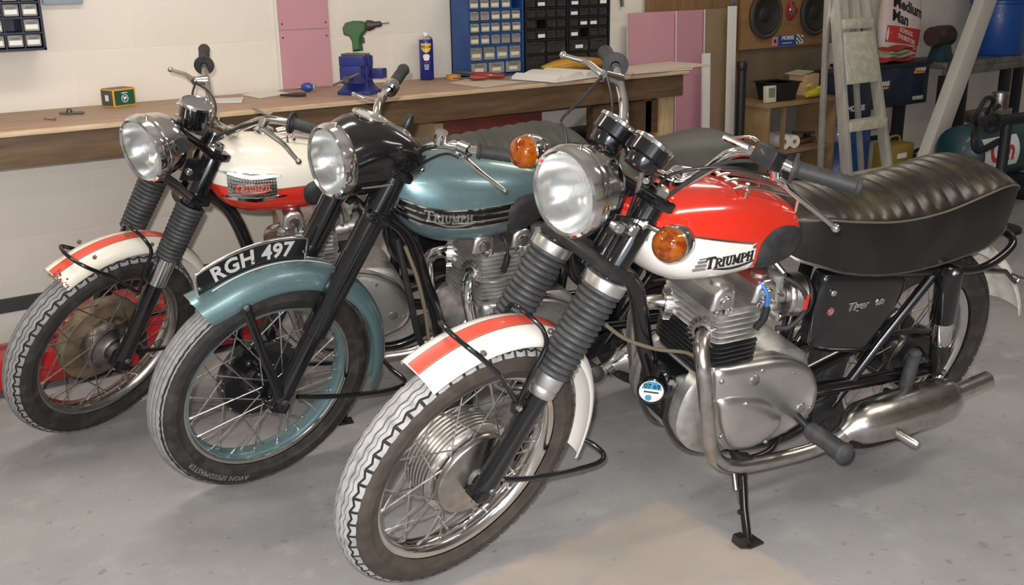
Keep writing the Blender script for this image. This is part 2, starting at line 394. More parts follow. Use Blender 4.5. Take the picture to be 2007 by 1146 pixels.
# ------------------------------------------------------------------ wall and bench things, left to right
mat('navy_plastic', (.018, .022, .045), .4); mat('clear_drawer', (.30, .29, .27), .25, 0, .5, var=((.17, .155, .14), 18, .4, .65))
mat('card_label', (.66, .62, .46), .7); mat('white_label', (.78, .77, .74), .6)
mat('blue_plastic', (.018, .075, .26), .42, var=((.014, .055, .20), 8, .4, .7)); mat('black_plastic', (.012, .012, .013), .45)
mat('dark_drawer', (.030, .029, .030), .3, 0, .4, var=((.085, .08, .075), 40, .52, .7))
def drawer_unit(name, label, X0, X1, z0, rows, yf, depth, bodym, drawm, labelm, chance, fr=.008):
    """rows: list of (height, columns) from the bottom up"""
    H = sum(h for h, _ in rows)+fr*2
    t = thing(name, label, 'drawer cabinet', ((X0+X1)/2, yf+depth/2, z0))
    w = X1-X0; b = MB()
    b.box((0, depth/2-.004, H/2), (w, .008, H)); b.box((-w/2+fr/2, 0, H/2), (fr, depth, H)); b.box((w/2-fr/2, 0, H/2), (fr, depth, H))
    b.box((0, 0, fr/2), (w, depth, fr)); b.box((0, 0, H-fr/2), (w, depth, fr))
    z = fr
    for i, (h, c) in enumerate(rows):
        if i: b.box((0, 0, z), (w-fr, depth-.004, .006))
        for k in range(1, c): b.box((-w/2+fr+(w-2*fr)*k/c, .002, z+h/2), (.005, depth-.006, h))
        z += h
    b.build('cabinet_body', bodym, t)
    z = fr
    for i, (h, c) in enumerate(rows):
        cw = (w-2*fr)/c
        for k in range(c):
            if random.random() < .04: continue
            x = -w/2+fr+cw*(k+.5); yo = random.uniform(0, .006)
            dm = MB(); dw, dh = cw-.011, h-.012
            dm.box((0, .003, dh/2), (dw, .003, dh)); dm.box((-dw/2+.001, depth*.35, dh*.42), (.002, depth*.7, dh*.84)); dm.box((dw/2-.001, depth*.35, dh*.42), (.002, depth*.7, dh*.84))
            dm.box((0, depth*.35, .001), (dw, depth*.7, .002)); dm.box((0, -.003, dh*.86), (dw*.5, .010, .004))
            dr = dm.build('drawer', drawm, t, loc=(x, -depth/2+.004+yo, z+.006))
            if random.random() < chance:
                lw = min(dw*.82, .046); MB().box((0, .0006, dh*.36), (lw, .0012, min(.016, dh*.42))).build('drawer_label', labelm, dr)
        z += h
    return t
drawer_unit('drawer_cabinet', 'navy small-parts drawer cabinet on the wall above the green box', .38, .88, 1.146, [(.052, 8)]*5, 4.07, .146, 'navy_plastic', 'clear_drawer', 'white_label', .8)
drawer_unit('drawer_cabinet', 'bright blue small-parts drawer cabinet standing on the workbench', 2.668, 2.975, ZB+.002, [(.062, 3), (.070, 4), (.054, 5), (.052, 5), (.052, 5), (.052, 5), (.052, 5)], 4.06, .15, 'blue_plastic', 'clear_drawer', 'card_label', .93)
for i, lb in enumerate(('black small-parts drawer cabinet beside the blue one', 'black small-parts drawer cabinet nearest the bench end')):
    drawer_unit('drawer_cabinet', lb, 2.985+i*.262, 3.242+i*.262, ZB+.002, [(.075, 2), (.066, 2), (.050, 4), (.048, 4), (.048, 4), (.048, 4), (.048, 4)], 4.06, .15, 'black_plastic', 'dark_drawer', 'white_label', .22)
mat('grey_blue_metal', (.30, .34, .40), .5)
p = ony(75, 4, YW); q = ony(156, 4, YW)
tag(MB().box(((p.x+q.x)/2+.01, YW-.011, 1.375), (q.x-p.x, .02, .16)).build('tool_rack', 'grey_blue_metal', bev=.008), 'pale blue-grey metal rack plate on the wall right of the navy cabinet', 'rack')
# pink board strip fixed to the wall
mat('pink_board', (.56, .285, .325), .8, var=((.52, .255, .30), 3, .4, .7)); mat('plaster_white', (.76, .73, .68), .8); mat('screw_dark', (.06, .05, .045), .5, .6)
pk = thing('plasterboard_strip', 'pink plasterboard strip screwed upright to the wall behind the bench', 'board', (1.937, YW-.008, ZB))
for z0, z1 in ((.004, .243), (.246, 1.0)): MB().box((0, 0, (z0+z1)/2), (.232, .012, z1-z0)).build('board', 'pink_board', pk, bev=.001, seg=1)
MB().box((-.121, 0, .5), (.008, .015, .99)).build('edge_bead', 'plaster_white', pk)
for x in (-.1, .1):
    for z in (.215, .27, .6): MB().lathe([(0, -.0085), (.0035, -.0085), (.0035, -.004)], (x, 0, z), (0, 1, 0), 8).build('screw', 'screw_dark', pk)
# small green carton
mat('carton_green', (.008, .085, .055), .45, 0, .3); mat('carton_yellow', (.72, .36, .03), .45); mat('carton_dark', (.05, .065, .06), .4); mat('print_white', (.80, .80, .78), .5)
gb = thing('carton', 'small green carton with yellow edges on the bench', 'box', (1.122, 4.130, ZB+.001), (0, 0, rad(20)))
MB().box((0, 0, .033), (.098, .075, .066)).build('body', 'carton_yellow', gb, bev=.001)
MB().box((0, -.038, .033), (.086, .0016, .054)).build('front_panel', 'carton_green', gb); MB().box((-.0495, 0, .033), (.0016, .066, .056)).build('side_panel', 'carton_dark', gb)
MB().box((0, 0, .0665), (.090, .067, .0016)).build('top_panel', 'carton_dark', gb)
em = MB(); em.lathe([(.0125, 0), (.0148, 0), (.0148, .0008), (.0125, .0008)], (0, -.039, .030), (0, -1, 0), 24, closed=True)
em.box((-.002, -.0392, .029), (.004, .0008, .014)); em.box((.004, -.0392, .032), (.007, .0008, .009)); em.box((-.006, -.0392, .034), (.004, .0008, .005)); em.box((0, -.0392, .0505), (.026, .0008, .003))
em.build('emblem', 'print_white', gb); MB().box((-.0505, 0, .033), (.0008, .02, .022)).build('side_print', 'print_white', gb)
# drill chuck key and nail
mat('tool_steel', (.16, .15, .14), .45, .8)
p = onz(148, 225, ZB); k = thing('chuck_key', 'small steel chuck key lying on the left of the bench', 'tool', (p.x, p.y, ZB+.001), (0, 0, rad(-32)))
MB().tube([(-.055, 0, .006), (.03, 0, .006)], .005, 8).build('shaft', 'tool_steel', k); MB().tube([(-.02, -.018, .007), (-.02, .022, .011)], .004, 8).build('cross_bar', 'tool_steel', k)
MB().lathe([(0, 0), (.010, 0), (.010, .016), (.005, .02), (0, .02)], (-.02, 0, .002), (0, 0, 1), 12).build('collar', 'tool_steel', k)
p = onz(98, 236, ZB); k = thing('nail', 'thin reddish nail lying near the front of the bench', 'nail', (p.x, p.y, ZB+.001), (0, 0, rad(-70)))
mat('copper_rust', (.35, .12, .07), .5, .5)
MB().tube([(-.035, 0, .003), (.03, 0, .003)], .0022, 6).build('shank', 'copper_rust', k); MB().lathe([(0, 0), (.005, 0), (.005, .002), (0, .002)], (.03, 0, .0055), (1, 0, 0), 10).build('head', 'copper_rust', k)
# papers, strip, marker, screwdriver
mat('paper', (.74, .70, .64), .8); mat('paper_grey', (.66, .65, .66), .8); mat('beige_board', (.60, .50, .40), .8)
def flat(name, label, cat, pts, z, th, m):
    P = [onz(a, b, z) for a, b in pts]; c = sum(P, V())/len(P)
    mb = MB(); mb.slab([(p_.x-c.x, p_.y-c.y) for p_ in P], lambda u, v, w: V((u, v, w)), [(0, 0), (0, th)])
    return tag(mb.build(name, m, loc=(c.x, c.y, z)), label, cat)
flat('flat_strip', 'pale flat strip lying on the bench behind the speedometer', 'strip', [(345, 204), (352, 198), (478, 192), (474, 201)], ZB+.001, .004, 'paper_grey')
flat('card_sheet', 'cream card sheet on the bench left of the vice', 'card', [(474, 186), (535, 178), (566, 184), (508, 193)], ZB+.001, .003, 'paper')
p = onz(578, 190, ZB); k = thing('hand_tool', 'slim black two-pronged tool lying in front of the cream card', 'tool', (p.x, p.y, ZB+.001), (0, 0, rad(-40)))
MB().tube([(-.06, 0, .007), (.01, 0, .008), (.045, .0, .008)], [.004, .008, .007], 10).build('handle', 'rubber', k); MB().tube([(-.06, .012, .006), (.04, .006, .007)], [.004, .007], 8).build('jaw', 'rubber', k)
p = onz(600, 180, ZB); k = thing('screwdriver', 'stubby screwdriver with a blue handle on the bench', 'screwdriver', (p.x, p.y-.02, ZB+.002), (0, 0, rad(-38)))
mat('blue_handle', (.02, .06, .30), .3, 0, .5)
MB().lathe([(0, -.028), (.011, -.026), (.018, -.012), (.019, .006), (.012, .02), (.010, .024), (0, .025)], (0, 0, .019), (1, 0, 0), 14).build('handle', 'blue_handle', k)
MB().tube([(-.06, 0, .014), (-.025, 0, .018)], .004, 8).build('blade', 'chrome_dull', k); MB().lathe([(0, 0), (.013, 0), (.013, .008), (0, .008)], (.024, 0, .019), (1, 0, 0), 12).build('end_cap', 'grey_blue_metal', k)
# bench vice
mat('vice_blue', (.022, .032, .20), .38, .1, .3, var=((.03, .03, .09), 22, .5, .75))
vc = thing('bench_vice', 'blue bench vice bolted to the worktop', 'vice', (2.0, 3.86, ZB+.001), (0, 0, rad(-52))); vc.scale = (.8, .8, .8)
b = MB(); b.slab([(-.09, -.07), (.09, -.07), (.09, .07), (-.09, .07)], lambda u, v, w: V((u, v, w)), [(0, 0), (0, .016), (.02, .035), (.035, .075)])
b.build('base', 'vice_blue', vc, bev=.003)
b = MB(); b.box((0, .0, .105), (.13, .075, .075)); b.box((0, .012, .165), (.135, .05, .05)); b.build('fixed_jaw', 'vice_blue', vc, bev=.006)
b = MB(); b.box((0, -.075, .10), (.115, .05, .085)); b.box((0, -.06, .165), (.135, .04, .05)); b.box((0, -.03, .09), (.06, .13, .05)); b.build('sliding_jaw', 'vice_blue', vc, bev=.006)
b = MB(); b.box((0, .0, .195), (.13, .016, .012)); b.box((0, -.045, .195), (.13, .016, .012)); b.build('jaw_plate', 'tool_steel', vc, bev=.002)
MB().tube([(0, -.10, .085), (0, -.15, .085)], .017, 12).build('screw', 'tool_steel', vc)
MB().tube([(-.075, -.14, .055), (.07, -.14, .115)], .006, 8).build('handle_bar', 'steel', vc)
MB().box((.10, .03, .10), (.06, .06, .05)).build('anvil', 'vice_blue', vc, bev=.005)
# green electric drill standing in the vice jaws
mat('drill_green', (.035, .13, .035), .5, 0, .2, var=((.07, .085, .045), 25, .45, .7)); mat('drill_dark', (.06, .05, .045), .5, .4)
dr = thing('electric_drill', 'old green electric drill held upright in the vice jaws', 'drill', (2.005, 3.855, ZB+.163), (0, 0, rad(-42))); dr.scale = (.74, .74, .74)
def fz(u, v, w): return V((u, w, v))
pr = [(-.075, .095), (-.08, .13), (-.062, .158), (-.02, .168), (.03, .166), (.052, .15), (.056, .12), (.04, .10), (.025, .085), (.018, .05), (.022, .01), (-.03, .005), (-.032, .06), (-.045, .085)]
b = MB(); b.slab(pr, fz, [(.012, -.034), (.002, -.022), (0, 0), (.002, .022), (.012, .034)]); b.build('motor_housing', 'drill_green', dr, ang=50)
MB().lathe([(.026, 0), (.03, .01), (.024, .035), (.016, .05), (.016, .075), (.008, .085), (0, .086)], (.05, 0, .140), (1, 0, .12), 14).build('chuck', 'drill_dark', dr)
MB().tube([(.125, 0, .149), (.175, 0, .155)], .0035, 6).build('drill_bit', 'tool_steel', dr)
MB().box((.026, 0, .065), (.016, .018, .03)).build('trigger', 'drill_dark', dr, bev=.003)
# aerosol can
mat('can_blue', (.012, .022, .22), .3, .2, .5); mat('can_yellow', (.78, .52, .02), .35, 0, .4); mat('can_red', (.5, .02, .02), .5)
cn = thing('aerosol_can', 'blue and yellow spray can standing against the wall', 'can', (2.505, 4.165, ZB+.001)); cn.scale = (1, 1, .8)
MB().lathe([(0, 0), (.030, 0), (.032, .003), (.032, .215), (.030, .222)], (0, 0, 0), (0, 0, 1), 24).build('can_body', 'can_blue', cn)
MB().lathe([(.030, .222), (.031, .226), (.026, .236), (.014, .243), (.013, .247)], (0, 0, 0), (0, 0, 1), 24).build('shoulder', 'aluminium', cn)
MB().lathe([(.0135, .243), (.013, .256), (.008, .262), (0, .263)], (0, 0, 0), (0, 0, 1), 14).build('nozzle', 'print_white', cn)
ca = math.atan2(-4.165, -2.505)
def onc(u, v, w, r=.0322): a = ca+u/r; return V((math.cos(a)*(r+w), math.sin(a)*(r+w), v))
b = MB()
pol = [(-.024, .175), (-.024, .202), (.024, .202), (.024, .175), (.014, .158), (0, .150), (-.014, .158)]
def cpatch(pol, w, n=10):
    mb = MB(); us = [p_[0] for p_ in pol]; R = []
    u0, u1 = min(us), max(us)
    for i in range(n+1):
        u = u0+(u1-u0)*i/n; zs = []
        for j in range(len(pol)):
            (a, za), (c, zb) = pol[j], pol[(j+1) % len(pol)]
            if a != c and min(a, c)-1e-9 <= u <= max(a, c)+1e-9: zs.append(za+(zb-za)*(u-a)/(c-a))
        if len(zs) < 2: zs = [za, za+1e-4]
        R.append([onc(u, min(zs), w), onc(u, max(zs), w)])
    return mb.rings(R, False, False, 0, wrap=False)
cpatch(pol, .0006).build('yellow_shield', 'can_yellow', cn)
text('WD-40', .021, lambda x, y, z: onc(x, .182+y, .0010+z), 'lettering', 'can_blue', cn, bold=.0006, ext=.0002)
cpatch([(-.016, .13), (-.012, .142), (.012, .142), (.016, .13), (.010, .108), (-.010, .108)], .0006).build('white_badge', 'print_white', cn)
for z, w in ((.094, .018), (.082, .012), (.074, .011), (.066, .010), (.058, .009)): cpatch([(-w, z), (-w, z+.003), (w, z+.003), (w, z)], .0006).build('small_print', 'print_white' if z < .09 else 'can_red', cn)
# orange tape, red pliers
p = ony(870, 148, 4.13); mat('tape_orange', (.62, .27, .03), .5)
tag(MB().lathe([(.018, 0), (.034, 0), (.034, .02), (.018, .02)], (0, 0, 0), (0, 0, 1), 24, closed=True).build('tape_roll', 'tape_orange', loc=(2.60, 4.09, ZB+.001)), 'small orange roll of tape beside the spray can', 'tape')
mat('grip_red', (.28, .025, .02), .4, 0, .2)
pz = thing('pliers', 'red-handled pliers on the bench in front of the blue cabinet', 'pliers', (2.66, 4.02, ZB+.001), (0, 0, rad(-40)))
for s in (-1, 1): MB().tube(spline([(.0, .006*s, .026), (.05, .02*s, .022), (.10, .026*s, .016), (.14, .02*s, .014)], 4), [.006, .009, .011, .008], 8).build('handle', 'grip_red', pz)
MB().tube([(0, 0, .026), (-.03, 0, .03), (-.075, 0, .034)], [.014, .012, .004], 8, flat=(1, .6)).build('jaw', 'tool_steel', pz)
pz = thing('screwdriver', 'red-handled screwdriver under the pliers on the bench', 'screwdriver', (2.60, 3.96, ZB+.003), (0, 0, rad(-35)))
MB().lathe([(0, 0), (.011, .002), (.014, .02), (.012, .07), (.008, .085), (0, .086)], (0, 0, .014), (1, 0, 0), 10).build('handle', 'grip_red', pz); MB().tube([(-.075, 0, .012), (.0, 0, .013)], .003, 6).build('blade', 'tool_steel', pz)
# yellow bag and open book, loose papers
mat('yellow_leather', (.50, .27, .018), .55, var=((.28, .14, .02), 9, .4, .65), bump=(30, .3, .004))
yb = MB(); R = []
for i in range(15):
    t = i/14; w = math.sin(PI*min(max(t, .02), .98))**.6
    R.append([V((-.20+.40*t, math.cos(a)*.055*w, .028+math.sin(a)*(.026+.014*(math.sin(a) > 0))*w)) for a in [2*PI*j/14 for j in range(14)]])
yb.rings(R); ob = tag(yb.build('tool_roll', 'yellow_leather', loc=(3.24, 3.99, ZB+.001), rot=(0, 0, rad(-6))), 'soft yellow leather bag lying before the drawer cabinets', 'bag')
MB().tube(spline([(-.17, -.055, .035), (-.05, -.062, .045), (.08, -.06, .05), (.18, -.045, .036)], 5), .003, 6).build('seam', 'yellow_leather', ob)
bk = thing('open_manual', 'open manual with cream pages lying near the bench front', 'book', (3.0, 3.80, ZB+.003), (0, 0, rad(12)))
def page(sgn, name):
    R = []
    for i in range(13):
        t = i/12; x = sgn*.20*t; h = .006+.030*math.sin(PI*min(1, t*1.15)**.6)*(1-.35*t) if t > 0 else .004
        if sgn < 0 and t > .8: h = .030*(1-(t-.8)*3)
        R.append([V((x, -.13, .001)), V((x, .13, .001)), V((x, .13, max(.004, h))), V((x, -.13, max(.004, h)))])
    return MB().rings(R).build(name, 'paper', bk, ang=60)
page(-1, 'left_pages'); page(1, 'right_pages'); MB().box((0, 0, .0006), (.42, .27, .001)).build('cover', 'paper_grey', bk)
flat('paper_sheet', 'loose beige paper sheet on the bench left of the open manual', 'paper', [(880, 163), (915, 155), (1030, 160), (950, 172)], ZB+.001, .0012, 'beige_board')
cb = thing('cardboard_sheet', 'thin cream cardboard sheet overhanging the bench end', 'card', (3.50, 3.80, ZB+.001))
MB().box((.06, 0, .009), (.52, .26, .006)).build('top_sheet', 'beige_board', cb, rot=(0, rad(-.6), rad(3))); MB().box((0, 0, .003), (.40, .25, .005)).build('lower_sheet', 'paper', cb)
# hanging tool at the top
p = ony(1217, 6, YW); tg = thing('hanging_file', 'dark tool handle hanging on the wall right of the black cabinets', 'tool', (p.x, YW-.012, 1.205))
MB().tube([(0, 0, 0), (-.006, 0, .05), (-.018, 0, .2)], [.012, .014, .008], 8, flat=(1, .6)).build('handle', 'tool_steel', tg); MB().tube([(-.018, 0, .2), (-.018, .012, .2)], .003, 6).build('hook', 'tool_steel', tg)
# things hanging under the bench
mat('maroon_paint', (.16, .035, .025), .5, var=((.11, .025, .02), 6, .4, .7))
ub = thing('drawer_box', 'maroon wooden drawer box slung under the bench', 'box', (2.62, 3.95, .66))
MB().box((0, 0, .06), (.52, .30, .125)).build('body', 'maroon_paint', ub, bev=.004); MB().box((-.285, 0, .06), (.045, .30, .115)).build('side_cleat', 'pale_timber', ub, bev=.003)
mat('teal_plastic', (.02, .06, .085), .45); mat('lid_black', (.014, .015, .018), .5)
tb_ = thing('storage_crate', 'dark teal storage crate with a black lid under the bench end', 'crate', (3.315, 4.0, .38))
b = MB(); b.slab([(-.22, -.15), (.22, -.15), (.22, .15), (-.22, .15)], lambda u, v, w: V((u, v, w)), [(.03, 0), (0, .22)]); b.build('body', 'teal_plastic', tb_, bev=.01)
MB().box((0, 0, .235), (.47, .33, .03)).build('lid', 'lid_black', tb_, bev=.008)
st = thing('timber_trestle', 'low timber trestle carrying the teal crate', 'trestle', (3.315, 4.0, 0))
MB().box((0, 0, .365), (.48, .3, .024)).build('top_board', 'dark_timber', st)
for sx in (-.2, .2): MB().box((sx, 0, .177), (.05, .26, .353)).build('leg', 'dark_timber', st)
# ------------------------------------------------------------------ motorcycles
# bike frame: x forward from the rear axle, y to the rider's left, z up
RAKE = rad(28); OFF = .065; WB = 1.41; RW = .333
UA = V((-math.sin(RAKE), 0, math.cos(RAKE))); NA = V((math.cos(RAKE), 0, math.sin(RAKE)))
AX = V((WB, 0, RW)); P0 = AX-NA*OFF
def fk(t, y=0., off=0.): return AX+UA*t+NA*off+V((0, y, 0))
def steer_m(st): return Matrix.Translation(P0) @ Matrix.Rotation(st, 4, UA) @ Matrix.Translation(-P0)
def mirror(p): return [V((q[0], -q[1], q[2])) for q in p]
def tyre(name, par, c, pat, mats, xf, N=56, a=.047, b=.048, Rc=.285):
    d = .0055
    if pat == 'zig':
        half = [(0, 0, 0, 0), (8.5, 2.6, 0, 0), (9.3, 2.6, d, 0), (12.8, 2.6, d, 0), (13.6, 2.6, 0, 0), (23, 3, 0, 0), (23.6, 3, d*.6, 0), (25.2, 3, d*.6, 0), (25.8, 3, 0, 0), (36, 4.2, 0, 0), (37, 4.2, d, 0), (41.5, 4.2, d, 0), (42.5, 4.2, 0, 1), (50, 2, 0, 1), (57, 1, 0, 1), (58.5, 0, d*.7, 0)]
        ts = [-.075, .075, .105, .3, .5, .7, .895]
    else:
        half = [(0, 0, 0, 0), (7, .3, 0, 0), (7.6, .3, d, 0), (9, .3, d, 0), (9.6, .3, 0, 0), (20, .3, 0, 0), (20.6, .3, d, 0), (22, .3, d, 0), (22.6, .3, 0, 0), (33, .3, 0, 0), (33.6, .3, d, 0), (35, .3, d, 0), (35.6, .3, 0, 0), (46, 1, 0, 0), (47, 1, d*.6, 0), (52, .6, d*.3, 0), (57, .5, 0, 0), (58.5, 0, d*.5, 0)]
        ts = [0, .5]; N = 90
    half += [(66, 0, d*.7, 0), (72, 0, d*.5, 0), (80, 0, d*.5, 0), (92, 0, d*.5, 0), (100, 0, d*.3, 0), (104, 0, d*.6, 0), (116, 0, d*.6, 0), (126, 0, d*.4, 0), (134, 0, 0, 0)]
    cols = [(-q[0], -q[1], q[2], q[3]) for q in half[:0:-1]]+half
    vs = []; dep = []; ph = []
    rnd = random.Random(3)
    for p in range(N):
        for t in ts:
            A = 2*PI*(p+t)/N; tri = abs(((t+.5) % 1)-.5)*4-1
            for (th, amp, dp, sep) in cols:
                dd = dp
                if sep and abs(t) < .08: dd = max(dd, d)
                q = rad(th+amp*tri*(1 if th >= 0 else 1)); r = Rc+(b-dd)*math.cos(q); w = (a-dd*abs(math.sin(q)))*math.sin(q)
                if pat != 'zig' and 40 < abs(th) < 56: r += rnd.uniform(-.0012, .0012)
                vs.append((c.x+r*math.cos(A), c.y+w, c.z+r*math.sin(A))); dep.append(dd)
    nc = len(cols); nr = N*len(ts); fs = []; ms = []
    for i in range(nr):
        for j in range(nc-1):
            f = (i*nc+j, i*nc+j+1, ((i+1) % nr)*nc+j+1, ((i+1) % nr)*nc+j); fs.append(f)
            th = (abs(cols[j][0])+abs(cols[j+1][0]))/2
            if th > 57: ms.append(2)
            elif any(dep[k] > .002 for k in f): ms.append(3 if th < 34 else 1)
            else: ms.append(0)
    mb = MB(); mb.v = vs; mb.f = fs; mb.m = ms
    return mb.build(name, mats, par, ang=30, xf=xf)
def rim(par, c, m, xf, spokes, band=None, hubL=(.08, .035), hubR=(.10, -.045), nsp=40, r0=.257):
    k = r0/.257
    prof = [(.257*k, -.031), (.257*k, -.027), (.245*k, -.024), (.240*k, -.01), (.240*k, .01), (.245*k, .024), (.257*k, .027), (.257*k, .031), (.250*k, .0315), (.240*k, .027), (.232*k, .015), (.230*k, 0), (.232*k, -.015), (.240*k, -.027), (.250*k, -.0315)]
    rm = MB().lathe(prof, c, (0, 1, 0), 90, closed=True).build('wheel_rim', m, par, xf=xf, ang=35)
    if band:
        MB().lathe([(.2318*k, -.0185), (.2292*k, 0), (.2318*k, .0185), (.240*k, .0265), (.236*k, .0265), (.2275*k, 0), (.236*k, -.0265), (.240*k, -.0265)], c, (0, 1, 0), 90).build('painted_band', band, rm, xf=xf)
    if spokes:
        for i in range(nsp):
            A = 2*PI*i/nsp; side = 1 if i % 2 else -1; dirn = 1 if (i//2) % 2 else -1
            hr, hy = hubL if side > 0 else hubR
            B = A+dirn*rad(52)
            p = c+V((.2325*k*math.cos(A), side*.006, .2325*k*math.sin(A))); q = c+V((hr*math.cos(B), hy, hr*math.sin(B)))
            e = (q-p).normalized(); mb = MB(); mb.tube([p+e*.012, q], .0019, 6); mb.tube([p-e*.002, p+e*.014], .0036, 6)
            mb.build('spoke', spokes, rm, xf=xf)
    return rm
class Tank:
    def __init__(s, st, p=2.5, pl=2.3):
        st = sorted(st); s.x = [q[0] for q in st]; s.zt = [q[1] for q in st]; s.zb = [q[2] for q in st]; s.w = [q[3] for q in st]; s.zm = [q[4] for q in st]; s.p = p; s.pl = pl
    def par(s, x): return cr1(s.x, s.zt, x), cr1(s.x, s.zb, x), cr1(s.x, s.w, x), cr1(s.x, s.zm, x)
    def y(s, x, z):
        zt, zb, w, zm = s.par(x)
        if z >= zm: q = min(1, (z-zm)/(zt-zm)); return w*(1-q**s.p)**(1/s.p)
        q = min(1, (zm-z)/(zm-zb)); return w*(1-q**s.pl)**(1/s.pl)
    def surf(s, x, z, off=0.):
        e = .004; y = s.y(x, z)
        dx = (s.y(x+e, z)-s.y(x-e, z))/(2*e); dz = (s.y(x, z+e)-s.y(x, z-e))/(2*e)
        n = V((-dx, 1, -dz)).normalized(); return V((x, y, z))+n*off
    def ztop(s, x, y):
        zt, zb, w, zm = s.par(x); q = min(1, abs(y)/w); return zm+(zt-zm)*(1-q**s.p)**(1/s.p)
    def half(s, x, zs, n1=10, n2=12):
        zt, zb, w, zm = s.par(x)
        def pt(a):          # a: +90 top .. -90 bottom
            ca, sa = abs(math.cos(a)), math.sin(a)
            if sa >= 0: return (w*ca**(2/s.p), zm+(zt-zm)*sa**(2/s.p))
            return (w*ca**(2/s.pl), zm-(zm-zb)*(-sa)**(2/s.pl))
        zs = min(max(zs, zb+.004), zt-.004)
        lo, hi = -PI/2, PI/2
        for _ in range(40):
            mm = (lo+hi)/2
            if pt(mm)[1] < zs: lo = mm
            else: hi = mm
        A = lo
        return [pt(PI/2+(A-PI/2)*i/n1) for i in range(n1)]+[pt(A+(-PI/2-A)*i/n2) for i in range(n2+1)]
    def mesh(s, zsplit, xend=None, upper=0, lower=1, nx=46, nose=.022, tail=.03):
        mb = MB(); xs = list(np.linspace(s.x[0], s.x[-1], nx))
        if xend is not None: xs[min(range(nx), key=lambda i: abs(xs[i]-xend))] = xend
        n1, n2 = 10, 12; rings = []; X = []
        def ring(x, k=1., dx=0.):
            h = s.half(x, zsplit(x), n1, n2); zt, zb, w, zm = s.par(x); cz = (zt+zb)/2
            pts = h+[(-y, z) for y, z in h[-2:0:-1]]
            return [V((x+dx, y*k, cz+(z-cz)*k)) for y, z in pts]
        for j in range(6): a = rad(90*(1-j/6)); rings.append(ring(xs[0], max(.03, math.cos(a)), -tail*math.sin(a))); X.append(xs[0])
        for x in xs: rings.append(ring(x)); X.append(x)
        for j in range(1, 7): a = rad(90*j/6); rings.append(ring(xs[-1], max(.03, math.cos(a)), nose*math.sin(a))); X.append(xs[-1])
        mb.rings(rings); n = len(rings[0]); k = 0
        for i in range(len(rings)-1):
            for j in range(n):
                jj = j if j < n1+n2 else 2*(n1+n2)-1-j
                low = jj >= n1; xm = (X[i]+X[i+1])/2
                mb.m[k] = lower if (low and (xend is None or xm > xend)) else upper; k += 1
        return mb
    def patch(s, outline, th, name, m, par, rings=6, side=1, edge=.35):
        cx = sum(p[0] for p in outline)/len(outline); cz = sum(p[1] for p in outline)/len(outline); R = []
        for i in range(rings+1):
            k = 1-i/rings*.92; o = th*min(1, (i/rings)/edge)**.5 if th else 0
            r = []
            for x, z in outline:
                q = s.surf(cx+(x-cx)*k, cz+(z-cz)*k, o+.0005); r.append(V((q.x, q.y*side, q.z)))
            R.append(r)
        return MB().rings(R).build(name, m, par, ang=50)
    def strip(s, zf, hw, x0, x1, off, name, m, par, n=50, side=1):
        R = []
        for i in range(n+1):
            x = x0+(x1-x0)*i/n; z = zf(x); r = []
            for dz, o in ((-hw, 0), (-hw*.6, off), (hw*.6, off), (hw, 0)): q = s.surf(x, z+dz, o+.0004); r.append(V((q.x, q.y*side, q.z)))
            R.append(r)
        return MB().rings(R, False, False, 0, wrap=False).build(name, m, par, ang=50)
def guard(name, m, par, c, r, hw, dep, a0, a1, xf, lip=.004, n=40, wrapv=0., shape=None):
    """mudguard blade: arc a0..a1 degrees about c, crown radius r, half width hw, side depth dep"""
    R = []; K = 12
    for i in range(n+1):
        A = rad(a0+(a1-a0)*i/n); rr = r+(shape(i/n) if shape else 0); P = []
        k = 1.
        out = []; inn = []
        for j in range(K+1):
            q = -1+2*j/K; th = q*PI/2*.96
            w = hw*math.sin(th)/math.sin(PI/2*.96); rad_ = rr-dep*(1-math.cos(th))**1.15
            out.append((rad_, w)); inn.append((rad_-.0025, w*.975))
        prof = out+inn[::-1]
        R.append([c+V((p*math.cos(A), w, p*math.sin(A))) for p, w in prof])
    return MB().rings(R).build(name, m, par, xf=xf, ang=50)
def gstrip(name, m, par, c, r, hw, gw, dep, a0, a1, xf, off, n=40, y0=0.):
    """stripe hugging a mudguard: between widths"""
    R = []
    for i in range(n+1):
        A = rad(a0+(a1-a0)*i/n); row = []
        for j in range(5):
            w = y0-hw+2*hw*j/4; s_ = max(-1, min(1, w/gw)); th = math.asin(s_*math.sin(PI/2*.96)); rr = r-dep*(1-math.cos(th))**1.15+off
            row.append(c+V((rr*math.cos(A), w, rr*math.sin(A))))
        R.append(row)
    return MB().rings(R, False, False, 0, wrap=False).build(name, m, par, xf=xf, ang=50)
def bolt(par, p, axis, r, h, m='chrome', xf=None, name='bolt', hexa=True):
    return MB().lathe([(0, h), (r*.8, h), (r, h*.8), (r, 0), (0, 0)], p, axis, 6 if hexa else 14).build(name, m, par, xf=xf, ang=25)
def lens_mesh(c, ax, r, ribs):
    x, y, a = V((0, 1, 0)), V((0, 0, 1)), V(ax).normalized(); R = []
    for i in range(109):
        u_ = r*math.sin(PI*(i/108-.5)); s_ = math.sqrt(max(0, r*r-u_*u_)); row = []
        for j in range(19):
            v_ = s_*(-1+2*j/18); rr = math.hypot(u_, v_)
            dome = .016*(1-(rr/r)**2); k = (1 if abs(v_) > .022 else .35)*(1 if rr < r*.96 else 0)
            row.append(c+x*u_+y*v_+a*(dome+ribs*k*math.cos(u_*2*PI/.0085)))
        R.append(row)
    return MB().rings(R, False, False, 0, wrap=False)
